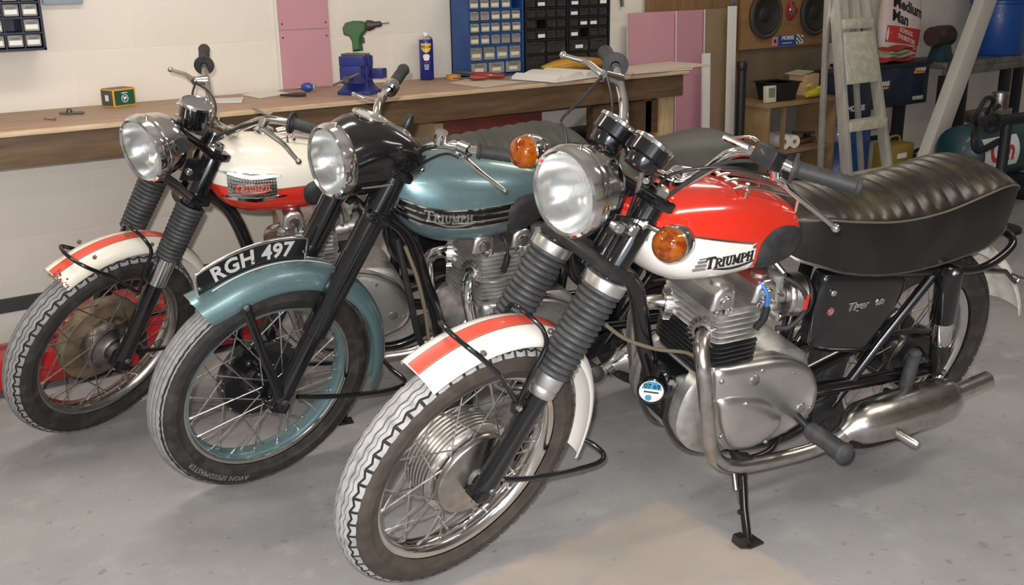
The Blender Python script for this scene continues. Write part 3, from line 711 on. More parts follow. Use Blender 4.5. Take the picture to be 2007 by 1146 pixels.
def headlamp(par, c, xf, shell=True, tilt=0., m='chrome', depth=.135):
    ax = V((math.cos(tilt), 0, math.sin(tilt)))
    if shell:
        hs = MB().lathe([(.094, -.026), (.096, -.034), (.093, -.042), (.091, -.055), (.085, -.085), (.066, -.112), (.035, -.130), (0, -.135)], c, ax, 48).build('headlamp_shell', m, par, xf=xf)
    rm = MB().lathe([(.083, .004), (.088, .008), (.094, .004), (.0985, -.010), (.0985, -.024), (.095, -.030), (.09, -.028), (.086, 0)], c, ax, 56, closed=True).build('headlamp_rim', 'chrome', par, xf=xf)
    MB().lathe([(.086, -.002), (.080, -.020), (.066, -.045), (.045, -.066), (.02, -.078), (0, -.080)], c, ax, 40).build('reflector', 'reflector', rm, xf=xf)
    MB().lathe([(0, -.03), (.012, -.034), (.014, -.05), (.010, -.08)], c, ax, 16).build('bulb', 'print_white', rm, xf=xf)
    lens_mesh(c, ax, .0855, .0006).build('lens', 'lens_glass', rm, xf=xf, ang=80)
    bolt(rm, c+V((-.018, 0, .0975)), (0, 0, 1), .005, .008, 'chrome', xf, 'screw', False)
    return rm
def bellows(t0, t1, y, r0, r1, n, rt=None):
    prof = []
    for i in range(n):
        f = i/n; ra = r0+(r1-r0)*f; h0 = t0+(t1-t0)*i/n; h = (t1-t0)/n
        prof += [(ra*.86, h0), (ra, h0+h*.35), (ra, h0+h*.65), (ra*.86, h0+h)]
    return MB().lathe(prof, AX+V((0, y, 0)), UA, 28)
def fork(B, xf, kind, tn):
    for s in (1, -1):
        y = s*.0857; o = AX+V((0, y, 0))
        if kind == 'gaiter':
            g0, g1 = .300, .520
            lg = MB().lathe([(0, -.034), (.022, -.034), (.027, -.02), (.027, .03), (.0255, .10), (.0265, .262), (.0, .262)], o, UA, 24).build('fork_leg', 'black_paint', B, xf=xf)
            MB().lathe([(.029, .245), (.033, .25), (.034, .262), (.0325, .268), (.0345, .272), (.0345, .300), (.028, .303)], o, UA, 28).build('seal_holder', 'aluminium', lg, xf=xf)
            bellows(g0, g1, y, .0425, .0475, 15).build('gaiter', 'gaiter_rubber', lg, xf=xf, ang=60)
            MB().lathe([(.0400, g1-.004), (.0475, g1-.002), (.0485, g1+.006), (.0485, g1+.022), (.043, g1+.026), (.030, g1+.026)], o, UA, 30).build('gaiter_clamp', 'aluminium', lg, xf=xf)
            MB().lathe([(.029, g1+.02), (.029, tn-.02), (.026, tn-.014)], o, UA, 24).build('fork_shroud', 'black_paint', lg, xf=xf)
        elif kind == 'gaiter_chrome':
            lg = MB().lathe([(0, -.034), (.022, -.034), (.027, -.02), (.027, .03), (.0255, .10), (.0265, .262), (.0, .262)], o, UA, 24).build('fork_leg', 'black_paint', B, xf=xf)
            MB().lathe([(.0265, .26), (.0305, .264), (.0305, .352), (.027, .356)], o, UA, 28).build('seal_holder', 'chrome', lg, xf=xf)
            bellows(.352, .535, y, .038, .043, 14).build('gaiter', 'gaiter_rubber', lg, xf=xf, ang=60)
            MB().lathe([(.030, .53), (.031, .545), (.030, tn-.02), (.026, tn-.014)], o, UA, 24).build('fork_shroud', 'black_paint', lg, xf=xf)
        else:
            lg = MB().lathe([(0, -.034), (.022, -.034), (.027, -.02), (.027, .03), (.0255, .08), (.0265, .205), (.0, .205)], o, UA, 24).build('fork_leg', 'black_paint', B, xf=xf)
            MB().lathe([(.028, .20), (.0325, .203), (.0325, .40), (.0335, .44), (.0345, tn-.03)], o, UA, 28).build('fork_shroud', 'black_paint', lg, xf=xf)
        if kind != 'nacelle':
            MB().lathe([(.024, tn-.016), (.024, tn+.0), (.018, tn+.006), (0, tn+.007)], o, UA, 6).build('top_nut', 'chrome', lg, xf=xf, ang=25)
        # axle clamp
        mb = MB(); mb.box(AX+V((0, y, 0))-UA*.022, (.05, .046, .03), Matrix.Rotation(-RAKE, 3, 'Y')); mb.build('axle_clamp', 'black_paint', lg, xf=xf, bev=.004)
        for dx in (-.015, .015): bolt(lg, AX+V((0, y+s*.004, 0))-UA*.036+NA*dx, -UA, .0055, .009, 'chrome_dull', xf)
        MB().lathe([(0, .03), (.008, .03), (.0105, .024), (.0105, 0)], AX+V((0, y, 0)), (0, s, 0), 12).build('axle_end', 'steel', lg, xf=xf)
    # yokes and stem
    mb = MB()
    pol = [(-.12, -.032), (-.075, -.045), (0, -.10), (.075, -.045), (.12, -.032), (.125, .01), (.11, .036), (.05, .026), (-.05, .026), (-.11, .036), (-.125, .01)]
    def yk(t): return lambda u, v, w: fk(t+w, u, v)
    if kind == 'gaiter': MB().slab([(u, v) for u, v in pol], yk(.548), [(.003, 0), (0, .004), (0, .028), (.003, .032)]).build('lower_yoke', 'black_satin', B, xf=xf)
    else: MB().slab([(u, v) for u, v in pol], yk(.548), [(.003, 0), (0, .004), (0, .028), (.003, .032)]).build('lower_yoke', 'black_paint', B, xf=xf)
    MB().slab([(u, v) for u, v in pol], yk(tn-.038), [(.003, 0), (0, .004), (0, .020), (.003, .024)]).build('top_yoke', 'black_paint', B, xf=xf)
    MB().lathe([(0, .50), (.018, .50), (.018, tn+.01), (0, tn+.012)], P0+UA*.0, UA, 16).build('steering_stem', 'steel', B, xf=xf)
def wire(par, pts, r, m, name='cable', xf=None, n=8): return MB().tube(spline(pts, 7), r, n).build(name, m, par, xf=xf, ang=60)
def mir(pts): return [V((p[0], -p[1], p[2])) for p in pts]
def handlebar(B, xf, L, R, gripm='rubber', flange=True, bar='chrome'):
    """L, R: control points from the clamp to the grip end (last segment is the grip)"""
    path = [V(p) for p in R[::-1]]+[V(p) for p in L]
    hb = MB().tube(spline(path, 6), .0112, 12).build('handlebar', bar, B, xf=xf, ang=60)
    for P, s in ((L, 1), (R, -1)):
        a, b = V(P[-2]), V(P[-1]); d = (b-a).normalized(); l = (b-a).length
        prof = [(.013, -.005), (.020, -.004), (.0205, .002)]+[(.0165+.0012*(k % 2), .006+(l-.004)*k/16) for k in range(17)]+[(.019, l+.004), (.017, l+.012), (0, l+.014)]
        MB().lathe(prof, a, d, 18).build('grip', gripm, hb, xf=xf, ang=50)
        if flange: MB().lathe([(.012, -.008), (.031, -.008), (.032, -.004), (.031, 0), (.012, 0)], a, d, 22).build('grip_flange', gripm, hb, xf=xf)
    return hb
def lever(hb, xf, bar, piv, bend, ball, m='chrome', ballr=.009, flatten=.75):
    bar, piv, bend, ball = V(bar), V(piv), V(bend), V(ball)
    lv = MB().tube(spline([piv, piv+(bend-piv)*.35, bend, bend+(ball-bend)*.55, ball], 6), [.011, .0095, .0085, .0075, .0065], 10, flat=(1, flatten)).build('lever', m, hb, xf=xf, ang=60)
    mb = MB(); mb.tube([bar, (bar+piv)/2, piv], [.016, .014, .012], 10); mb.build('lever_bracket', m, hb, xf=xf)
    MB().ball(ball, ballr, 14).build('lever_ball', m, hb, xf=xf, ang=80)
    ax = (bend-piv).cross(bar-piv).normalized() if (bend-piv).cross(bar-piv).length > 1e-6 else V((0, 0, 1))
    bolt(hb, piv-ax*.012, ax, .007, .024, m, xf, 'pivot_screw', False)
    return lv
def rear_wheel(B, xf, detail=True):
    c = V((0, 0, RW))
    tyre('rear_tyre', B, c, 'zig', ['rubber', 'tyre_groove', 'tyre_side_black', 'tyre_groove'], None, N=56, a=.052, b=.052, Rc=.281)
    rim(B, c, 'chrome', None, 'spoke_steel' if detail else None, None, (.085, .04), (.085, -.04), 40, .243)
    hb = MB().lathe([(0, -.075), (.10, -.07), (.10, -.03), (.06, -.02), (.06, .02), (.095, .03), (.095, .05), (.04, .055), (.02, .11), (0, .11)], c, (0, 1, 0), 32).build('rear_hub', 'black_satin', B)
    N = 92; MB().lathe([(.088, .052), (.098, .054), (.098, .060), (.088, .062)], c, (0, 1, 0), 46, closed=True).build('sprocket', 'steel', hb)
def frame(B):
    f = MB()
    f.tube([fk(.53, 0, -OFF), fk(.74, 0, -OFF)], .032, 16)
    f.tube(spline([fk(.66, 0, -OFF-.01), (.80, 0, .885), (.55, 0, .80), (.44, 0, .74)], 5), .02, 12)
    f.tube(spline([fk(.56, 0, -OFF), (.987, 0, .711), (.928, 0, .541), (.898, 0, .47), (.875, 0, .38)], 5), .021, 12)
    for s in (1, -1):
        f.tube(spline([(.875, .012*s, .40), (.862, .05*s, .345), (.81, .062*s, .262), (.72, .07*s, .222), (.50, .085*s, .20), (.38, .10*s, .25)], 5), .0145, 10)
        f.tube(spline([(.44, .09*s, .74), (.30, .115*s, .69), (.06, .12*s, .655), (-.083, .118*s, .640), (-.175, .115*s, .675), (-.212, .09*s, .70), (-.222, 0, .705)], 5), .0115, 10)
        f.tube([(.345, .105*s, .285), (.23, .11*s, .466), (.095, .115*s, .66)], .0135, 12)
        f.tube([(.50, .10*s, .36), (.25, .11*s, .345), (-.03, .115*s, RW)], .019, 12)
    f.tube([(.44, 0, .76), (.47, 0, .40), (.50, 0, .32)], .018, 12)
    f.tube([(.50, -.11, .36), (.50, .11, .36)], .024, 12)
    f.build('frame', 'black_paint', B, ang=60)
    MB().box((.375, .108, .285), (.09, .014, .075), Matrix.Rotation(rad(15), 3, 'Y')).build('peg_plate', 'black_satin', B, bev=.006)
    for s in (1, -1):
        a, b = V((.075, .138*s, .668)), V((.0, .138*s, .345)); d = (b-a).normalized(); l = (b-a).length
        sh = MB().lathe([(.012, -.012), (.02, -.01), (.034, .0), (.0345, .005), (.0345, .155), (.031, .160)], a, d, 24).build('shock_shroud', 'black_paint', B)
        MB().lathe([(.028, .155), (.029, .16), (.029, .228), (.026, .235)], a, d, 24).build('shock_body', 'chrome', sh)
        MB().lathe([(.026, .232), (.024, .24), (.024, l-.04), (.013, l-.02), (.013, l+.012), (0, l+.013)], a, d, 20).build('shock_lower', 'black_satin', sh)
        bolt(sh, a+V((0, .0*s, 0)), (0, s, 0), .011, .026, 'chrome_dull')
        bolt(sh, b-d*.005, (0, s, 0), .010, .03, 'chrome_dull')
        ad = MB(); ad.tube([(-.03, .12*s, RW), (.01, .125*s, RW)], .012, 10); ad.build('axle_adjuster', 'steel', B); bolt(B, V((-.01, .125*s, RW)), (0, s, 0), .014, .018, 'steel', None, 'axle_nut')
    MB().tube(spline([(.46, .075, .39), (.25, .085, .45), (.08, .085, .45), (-.06, .085, .415)], 5), .02, 8, flat=(1, .5)).build('chain_guard', 'black_paint', B)
def seat(B, top='vinyl_top', ribs=True, piping='vinyl_piping'):
    xs = [-.222, -.21, -.18, -.13, -.07, 0, .15, .30, .45, .53, .585, .605]
    pz = [.80, .822, .852, .874, .882, .872, .842, .836, .853, .865, .862, .855]       # piping
    bz = [.735, .730, .728, .722, .705, .694, .680, .684, .712, .740, .755, .765]
    tz = [.805, .832, .866, .893, .906, .905, .895, .880, .885, .895, .885, .87]
    hw = [.03, .055, .085, .108, .122, .128, .129, .129, .126, .118, .095, .07]
    R = []; n = 110; pip = []; trm = []; pipR = []; trR = []
    for i in range(n+1):
        x = xs[0]+(xs[-1]-xs[0])*i/n
        P, Bz, T, W = cr1(xs, pz, x), cr1(xs, bz, x), cr1(xs, tz, x), cr1(xs, hw, x)
        g = 0.
        if ribs and -.13 < x < .50: g = .0095*(abs(math.sin(PI*(x+.16)/.047)))**.55-.007
        h = [(0, Bz+.004), (W*.9, Bz), (W*.985, Bz+.006), (W*1.03, Bz+(P-Bz)*.5), (W*1.0, P-.008), (W*.985, P)]
        for q in (.94, .86, .74, .55, .3, 0): h.append((W*q, P+(T-P)*(1-q**2.6)+g*(1 if q < .9 else .3)))
        r = [V((x, y, z)) for y, z in h]; r += [V((x, -y, z)) for y, z in h[-2:0:-1]]; R.append(r)
        pip.append(V((x, W*.995+.001, P-.002))); pipR.append(V((x, -W*.995-.001, P-.002))); trm.append(V((x, W*.955+.002, Bz+.002))); trR.append(V((x, -W*.955-.002, Bz+.002)))
    mb = MB(); mb.rings(R); nn = len(R[0]); k = 0
    for i in range(n):
        for j in range(nn): mb.m[k] = 1 if 5 <= j <= 16 else 0; k += 1
    s = mb.build('seat', ['vinyl', top], B, ang=45)
    MB().tube(pip[::2]+pipR[::-1][::2], .0028, 6, closed=True).build('piping', piping, s); MB().tube(trm[::2]+trR[::-1][::2], .0045, 6, closed=True).build('trim_strip', 'chrome_dull' if ribs else piping, s)
    return s
def fin(mb, z, hx, hy, cx, th=.003, p=.28, n=36, mi=0):
    po = [(cx+hx*math.copysign(abs(math.cos(a))**p, math.cos(a)), hy*math.copysign(abs(math.sin(a))**p, math.sin(a))) for a in [2*PI*(j+.5)/n for j in range(n)]]
    mb.slab(po, lambda u, v, w: V((u, v, z+w)), [(.0015, 0), (0, .001), (0, th-.001), (.0015, th)], mi)
def engine(B, barrelm='black_satin', left=True, right=True, detail=True):
    XC = .742
    # crankcase
    cc = MB(); po = [(.865, .36), (.85, .44), (.80, .475), (.66, .475), (.60, .50), (.50, .49), (.455, .42), (.45, .32), (.52, .245), (.70, .225), (.80, .255), (.85, .31)]
    po = [(p.x, p.y) for p in spline([(u, v, 0) for u, v in po], 4, True)]; cc.slab(po, lambda u, v, w: V((u, w, v)), [(.012, -.105), (0, -.095), (0, .095), (.012, .105)]); eng = cc.build('crankcase', 'cast_aluminium', B, ang=40)
    # barrel
    b = MB()
    for k in range(7): fin(b, .488+k*.0125, .074, .122, XC)
    for y in (-.058, .058): b.lathe([(.05, .472), (.05, .575)], (XC, y, 0), (0, 0, 1), 28)
    b.box((XC, 0, .52), (.09, .12, .1)); fin(b, .472, .070, .105, XC, .008)
    b.build('cylinder_barrel', barrelm, B, ang=35)
    # head
    h = MB()
    for k in range(6): fin(h, .580+k*.0135, .078-.0015*k, .124-.002*k, XC, .0032)
    h.box((XC, 0, .615), (.115, .20, .085))
    for s in (1, -1): h.lathe([(.030, 0), (.030, .03), (.026, .042)], (XC+.045, .068*s, .592), (.97, .25*s, 0), 20); h.tube([(XC-.05, .045*s, .628), (XC-.115, .048*s, .632)], [.026, .022], 14)
    hd = h.build('cylinder_head', 'cast_aluminium', B, ang=35)
    for x in (XC-.055, XC+.055):
        for y in (-.115, -.04, .04, .115): bolt(hd, V((x, y, .660)), (0, 0, 1), .0075, .016, 'chrome_dull')
    # rocker boxes
    for x, tl in ((XC+.062, .35), (XC-.062, -.35)):
        r = MB(); sec = [(-.036, -.018), (-.030, .026), (-.012, .040), (.012, .040), (.030, .026), (.036, -.018)]
        R = [[V((x+u*k+tl*.02*0, y, .686+v*k)) for u, v in sec] for y, k in ((-.115, .80), (-.108, 1), (.108, 1), (.115, .80))]
        r.rings(R); rb = r.build('rocker_box', 'aluminium', B, ang=35, bev=.004)
        for y in (-.075, .075): MB().lathe([(.0, .014), (.010, .014), (.0185, .010), (.0195, 0), (.0195, -.02)], (x, y, .722), (0, 0, 1), 16).build('rocker_cap', 'aluminium', rb)
        for s in (1, -1): MB().lathe([(0, .012), (.014, .011), (.0175, .006), (.0175, -.01)], (x, .112*s, .690), (0, s, 0), 18).build('spindle_cap', 'chrome_dull', rb); bolt(rb, V((x+.024, .112*s, .668)), (0, s, 0), .006, .010, 'chrome_dull'); bolt(rb, V((x-.024, .112*s, .668)), (0, s, 0), .006, .010, 'chrome_dull')
    # primary (left) cover
    if left:
        po = [(.807, .514), (.754, .517), (.68, .512), (.617, .507), (.549, .489), (.485, .448), (.448, .387), (.443, .324), (.479, .284), (.552, .259), (.615, .248), (.693, .250), (.737, .278), (.767, .333), (.793, .398), (.808, .458)]
        po = [(p.x, p.y) for p in spline([(u, v, 0) for u, v in po], 4, True)]
        pc = MB().dome(po, lambda u, v, w: V((u, w, v)), [(1, .090), (1, .110), (.99, .113), (1, .116), (1, .128), (.975, .137), (.93, .143), (.84, .147), (.6, .149), (.3, .150), (.05, .150)]).build('primary_cover', 'aluminium', B, ang=50)
        do = [(.790, .437), (.723, .437), (.635, .404), (.572, .345), (.566, .300), (.61, .268), (.67, .258), (.725, .277), (.763, .335), (.784, .395)]
        do = [(p.x, p.y) for p in spline([(u, v, 0) for u, v in do], 4, True)]
        MB().dome(do, lambda u, v, w: V((u, w, v)), [(1.04, .134), (.98, .148), (.90, .156), (.76, .161), (.5, .164), (.25, .165), (.05, .165)]).build('alternator_dome', 'aluminium', pc, ang=55)
        for u, v in ((.792, .488), (.668, .492), (.712, .415), (.560, .462), (.757, .318), (.47, .335), (.60, .262)): bolt(pc, V((u, .140, v)), (0, 1, 0), .0065, .008 if v != .415 else .026, 'chrome_dull', None, 'screw', False)
        for u, v in ((.690, .470), (.508, .345)): MB().lathe([(0, .006), (.014, .005), (.016, 0), (.016, -.01)], (u, .147, v), (0, 1, 0), 20).build('inspection_plug', 'chrome_dull', pc)
    if right:
        po = [(.86, .36), (.83, .45), (.76, .49), (.68, .47), (.62, .42), (.60, .34), (.66, .27), (.76, .25), (.83, .29)]
        po = [(p.x, p.y) for p in spline([(u, v, 0) for u, v in po], 4, True)]
        MB().dome(po, lambda u, v, w: V((u, -w, v)), [(1, .09), (1, .122), (.96, .132), (.86, .14), (.6, .145), (.05, .147)]).build('timing_cover', 'aluminium', B, ang=50)
        po = [(.60, .45), (.50, .46), (.44, .38), (.46, .29), (.58, .28), (.61, .36)]; po = [(p.x, p.y) for p in spline([(u, v, 0) for u, v in po], 4, True)]
        MB().dome(po, lambda u, v, w: V((u, -w, v)), [(1, .09), (1, .115), (.94, .125), (.7, .13), (.05, .131)]).build('gearbox_cover', 'aluminium', B, ang=50)
    return XC
def exhaust(B, s, XC, sil=True, m='chrome_dull', mtop='chrome'):
    path = [(XC+.045, .068, .592), (.822, .085, .592), (.848, .112, .580), (.857, .138, .548), (.850, .150, .50), (.840, .155, .45), (.823, .157, .387), (.804, .158, .323), (.770, .158, .262), (.720, .158, .228), (.65, .160, .214), (.55, .163, .208), (.45, .172, .216), (.395, .184, .245), (.365, .188, .262)]
    if not sil: path = path[:11]
    path = [V((p[0], p[1]*s, p[2])) for p in path]
    ep = MB().tube(spline(path, 5), .0192, 16).build('exhaust_pipe', m, B, ang=60)
    # finned clamp
    c = (path[0]+path[1])/2+V((.012, 0, 0)); ax = (path[1]-path[0]).normalized(); x, y, a = basis(ax); fb = MB(); fb.lathe([(.020, -.009), (.028, -.009), (.028, .009), (.020, .009)], c, ax, 24, closed=True)
    for j in range(18):
        t = 2*PI*j/18; e = x*math.cos(t)+y*math.sin(t); w = a.cross(e)
        P = []
        for h in (-.008, .008): P += [c+a*h+e*.026-w*.0016, c+a*h+e*.041-w*.0012, c+a*h+e*.041+w*.0012, c+a*h+e*.026+w*.0016]
        fb.hexa(P)
    fb.build('finned_clamp', 'chrome_dull', ep)
    if sil:
        P = [(.385, .19, .250), (.365, .19, .262), (.345, .19, .272), (.315, .19, .278), (.22, .19, .277), (.08, .19, .279), (.01, .19, .285), (-.02, .19, .290), (-.038, .19, .292), (-.045, .19, .293), (-.165, .19, .308)]
        r = [.0215, .027, .044, .058, .064, .0635, .058, .045, .030, .0225, .0222]
        P = [V((p[0], p[1]*s, p[2])) for p in P]
        sl_ = MB().tube(P, r, 28).build('silencer', m, B, ang=40)
        e = P[-1]; MB().lathe([(.0175, -.03), (.0176, .0005), (.0226, .0008)], e, P[-1]-P[-2], 20).build('tail_end', 'black_satin', sl_)
        MB().lathe([(.0225, -.01), (.026, -.01), (.026, .012), (.0225, .012)], P[0], P[1]-P[0], 20, closed=True).build('pipe_clamp', 'chrome_dull', sl_)
        if s > 0: MB().lathe([(0, 0), (.012, 0), (.013, .05), (.010, .062), (0, .064)], (.235, .245, .262), (-.35, 1, -.12), 14).build('silencer_peg', 'chrome_dull', sl_)
    return ep
def carb(B, XC, s, filt=True):
    c = V((XC-.145, .052*s, .638))
    cb = MB(); cb.lathe([(.020, -.032), (.020, .032)], c, (1, 0, .0), 18); cb.lathe([(.019, -.028), (.021, .0), (.021, .05), (.0225, .052), (.0225, .066), (.012, .072), (0, .072)], c, (0, 0, 1), 18); cb.lathe([(0, -.062), (.016, -.06), (.024, -.05), (.026, -.028)], c, (0, 0, 1), 18)
    cb.tube([c+V((.012, .024*s, -.035)), c+V((.012, .046*s, -.035))], .008, 8)
    o = cb.build('carburettor', 'cast_aluminium', B, ang=40); bolt(o, c+V((-.012, .024*s, -.045)), (0, s, 0), .010, .012, 'chrome_dull', None, 'drain_plug')
    bolt(o, c+V((.0, .020*s, .02)), (0, s, 0), .005, .016, 'steel', None, 'stop_screw', False)
    if filt:
        af = MB().lathe([(.025, 0), (.052, .0), (.055, .006), (.055, .012)], c+V((-.032, .0, 0)), (-1, .25*s, 0), 26).build('air_filter', 'chrome_dull', B)
        MB().lathe([(.053+.0025*(k % 2), .012+k*.0025) for k in range(15)], c+V((-.032, 0, 0)), (-1, .25*s, 0), 26).build('filter_gauze', 'steel', af); MB().lathe([(.055, .048), (.056, .052), (.053, .058), (.02, .060), (0, .060)], c+V((-.032, 0, 0)), (-1, .25*s, 0), 26).build('filter_cap', 'black_satin', af)
def peg(B, s, a=(.50, .10, .315), b=(.515, .205, .315), c=(.528, .325, .335)):
    a, b, c = [V((q[0], q[1]*s, q[2])) for q in (a, b, c)]
    p = MB().tube([a, b, b+(c-b)*.3], .011, 10).build('footpeg', 'black_satin', B); d = (c-b); l = d.length
    prof = [(.015, -.008), (.020, -.004)]+[(.0225+.0016*(k % 2), l*k/14) for k in range(15)]+[(.0265, l+.001), (.0265, l+.010), (.018, l+.016), (0, l+.017)]
    MB().lathe(prof, b, d, 18).build('peg_rubber', 'gaiter_rubber', p, ang=50)
    return p
def base_bike(name, label, pose):
    x, y, yaw, lean, st, pit = pose
    B = thing(name, label, 'motorcycle', (x, y, 0), (-lean, pit, yaw)); B['group'] = 'three parked motorcycles'
    return B, steer_m(st)
def tank_common(): return None
POSE = {1: (2.1155, 2.9282, 2.8524, .1488, .6690, .0064), 2: (2.4070, 2.4855, 3.0168, .1795, .2388, .0020), 3: (2.5715, 1.7456, 3.0100, .2119, .2505, .0022)}
def pix(k, px, py, y, steered=False):
    """point of bike k on the plane y = const seen at a photo pixel"""
    x, yy, yaw, lean, st, pit = POSE[k]
    M = Matrix.Translation((x, yy, 0)) @ Matrix.Rotation(yaw, 4, 'Z') @ Matrix.Rotation(pit, 4, 'Y') @ Matrix.Rotation(-lean, 4, 'X')
    if steered: M = M @ steer_m(st)
    I = M.inverted(); o = I @ V((0, 0, CH)); v = I.to_3x3() @ (_F+_R2*((px-IW/2)/CF)-_U2*((py-IH/2-CSY)/CF))
    return o+v*((y-o.y)/v.y)
def instrument(B, xf, c, ax, r=.043, h=.06):
    ax = V(ax).normalized()
    i = MB().lathe([(0, -h), (r*.72, -h), (r*.80, -h+.006), (r*.82, -h*.62), (r, -h*.55), (r, -.006)], c, ax, 36).build('instrument_cup', 'black_paint', B, xf=xf)
    MB().lathe([(r*.99, -.010), (r*1.05, -.008), (r*1.05, -.001), (r*.93, .002), (r*.90, -.001)], c, ax, 36).build('bezel', 'chrome', i, xf=xf)
    MB().lathe([(r*.93, -.004), (0, -.004)], c, ax, 36).build('dial', 'dial_face', i, xf=xf); MB().lathe([(r*.92, .0), (r*.5, .002), (0, .0025)], c, ax, 30).build('glass', 'clear_glass', i, xf=xf)
    return i
def indicator(B, xf, c, s, stem_from):
    c = V(c); d = V((1, .12*s, 0)).normalized()
    b = MB().lathe([(0, -.052), (.018, -.05), (.030, -.036), (.037, -.012), (.0385, 0), (.036, .004)], c, d, 28).build('indicator_body', 'chrome', B, xf=xf)
    MB().lathe([(.0365, .0), (.0365, .012), (.034, .024), (.027, .034), (.014, .040), (0, .042)], c, d, 28).build('indicator_lens', 'amber', b, xf=xf, ang=60)
    MB().tube([V(stem_from), c-d*.022], .0065, 10).build('indicator_stem', 'chrome', b, xf=xf)
    return b
# =================================================================== nearest bike: red and white
B, S = base_bike('motorcycle', 'red and white motorcycle nearest the camera, leaning on its side stand', POSE[3])
tyre('front_tyre', B, AX, 'zig', ['tread_dust', 'tyre_groove', 'tyre_side', 'tread_groove'], S)
rim(B, AX, 'chrome', S, 'spoke_steel', None, (.088, .040), (.104, -.050))
prof = [(0, -.062), (.10, -.062), (.112, -.058)]
for k in range(8): prof += [(.120, -.056+k*.0105), (.120, -.052+k*.0105), (.110, -.0515+k*.0105), (.110, -.0465+k*.0105)]
prof += [(.095, .030), (0, .030)]
hub = MB().lathe(prof, AX, (0, 1, 0), 56).build('front_hub', 'aluminium', B, xf=S, ang=30)
MB().lathe([(.06, .030), (.100, .032), (.106, .038), (.106, .047), (.103, .052), (.060, .056), (.042, .060), (.030, .062), (.028, .070), (0, .070)], AX, (0, 1, 0), 56).build('hub_cover', 'chrome_dull', hub, xf=S, ang=35)
fork(B, S, 'gaiter', .763)
bolt(B, fk(.565, .062, -.025), NA*.6+V((0, 1, 0)), .011, .012, 'chrome', S, 'yoke_bolt', False)
g = guard('front_mudguard', 'white_paint', B, AX, .381, .058, .036, 62, 197, S)
gstrip('centre_stripe', 'red_stripe', g, AX, .381, .0165, .058, .036, 62.3, 160, S, .0012)
for y0 in (-.0185, .0185): gstrip('stripe_edge', 'gold_line', g, AX, .381, .0016, .058, .036, 62.3, 160, S, .0011, y0=y0)
def hoop(par, lug, pts, xf, r=.0058):
    half = [lug]+[AX+V((q*math.cos(rad(a)), y, q*math.sin(rad(a)))) for q, a, y in pts]
    return MB().tube(spline(half+[V((p.x, -p.y, p.z)) for p in half[-2::-1]], 6), r, 10).build('mudguard_stay', 'black_paint', par, xf=xf, ang=60)
hoop(g, fk(.215, .076, .050), [(.30, 90, .074), (.372, 81, .066), (.394, 78.6, .050), (.402, 77.8, .025), (.403, 77.6, 0)], S)
hoop(g, fk(.215, .076, .040), [(.29, 108.5, .075), (.352, 110.5, .070), (.386, 108.5, .054), (.400, 106, .025), (.402, 105.5, 0)], S)
MB().box(fk(.205, .078, .036), (.035, .014, .03)).build('stay_lug', 'black_satin', g, xf=S, bev=.004); bolt(g, fk(.205, .084, .044), (0, 1, 0), .008, .010, 'chrome', S)
for px, py in ((945, 691), (1077, 648)): q = pix(3, px, py, .062, True); bolt(g, q, (0, 1, .3), .0065, .010, 'chrome_dull', S)
low = [AX+V((-.055, .082, -.016)), AX+V((-.15, .086, -.055)), AX+V((-.28, .088, -.095)), AX+V((-.385, .086, -.122)), AX+V((-.425, .07, -.125)), AX+V((-.420, .035, -.115)), AX+V((-.40, 0, -.105))]
MB().tube(spline(low+[V((p.x, -p.y, p.z)) for p in low[-2::-1]], 6), .0068, 10).build('lower_stay', 'black_paint', g, xf=S, ang=60); bolt(g, AX+V((-.05, .088, -.014)), (0, 1, 0), .009, .012, 'chrome', S)
HC = V((1.246, 0, .996))
headlamp(B, HC, S)
for s in (1, -1):
    MB().box((1.125, .098*s, .935), (.16, .005, .045), Matrix.Rotation(rad(-22), 3, 'Y')).build('headlamp_bracket', 'black_paint', B, xf=S, bev=.002)
    bolt(B, (1.190, .096*s, .960), (0, s, 0), .0125, .024, 'chrome', S, 'headlamp_bolt', False); bolt(B, (1.150, .100*s, .945), (0, s, 0), .0135, .022, 'chrome_dull', S, 'headlamp_bolt', False)
    c = V(pix(3, 1318, 477, .2, True)) if s > 0 else V(pix(3, 1036, 297, -.2, True))
    indicator(B, S, c, s, (1.105, .10*s, .945)); bolt(B, (1.108, .102*s, .946), (0, s, 0), .011, .014, 'chrome', S, 'stem_nut')
for s in (1, -1): instrument(B, S, V((1.062, .052*s, 1.098)), V((-.62, 0, .78)), .0445, .066); MB().tube([(1.06, .05*s, 1.04), (1.055, .05*s, 1.0)], [.012, .010], 8).build('instrument_mount', 'black_satin', B, xf=S); bolt(B, V((1.10, .052*s+.03, 1.035)), (1, .5, 0), .008, .008, 'chrome', S, 'mount_nut', False)
for s, e in ((1, (1.10, .07, .80)), (-1, (1.14, -.05, .80))): MB().tube([(1.082, .052*s, 1.04), (1.088, .055*s, .99)], .006, 8).build('cable_ferrule', 'chrome_dull', B, xf=S); wire(B, [(1.088, .055*s, .99), (1.10, .055*s, .93), (1.11, .05*s, .86), e], .0042, 'black_satin', 'drive_cable', S)
hbL = [(.975, .03, .990), (.970, .075, .995), (.952, .110, 1.035), (.942, .155, 1.098), (.925, .205, 1.121), pix(3, 1560, 331, .28, True), pix(3, 1676, 364, .385, True)]
hbR = [(.975, -.03, .990), (.985, -.075, 1.005), (.985, -.105, 1.055), (.945, -.155, 1.080), (.90, -.22, 1.098), pix(3, 1205, 128, -.28, True), pix(3, 1187, 104, -.38, True)]
hb = handlebar(B, S, hbL, hbR)
for y in (-.05, .05): MB().lathe([(.0115, -.012), (.019, -.012), (.019, .012), (.0115, .012)], (.975, y, .992), (0, 1, 0), 16, closed=True).build('bar_clamp', 'chrome', hb, xf=S)
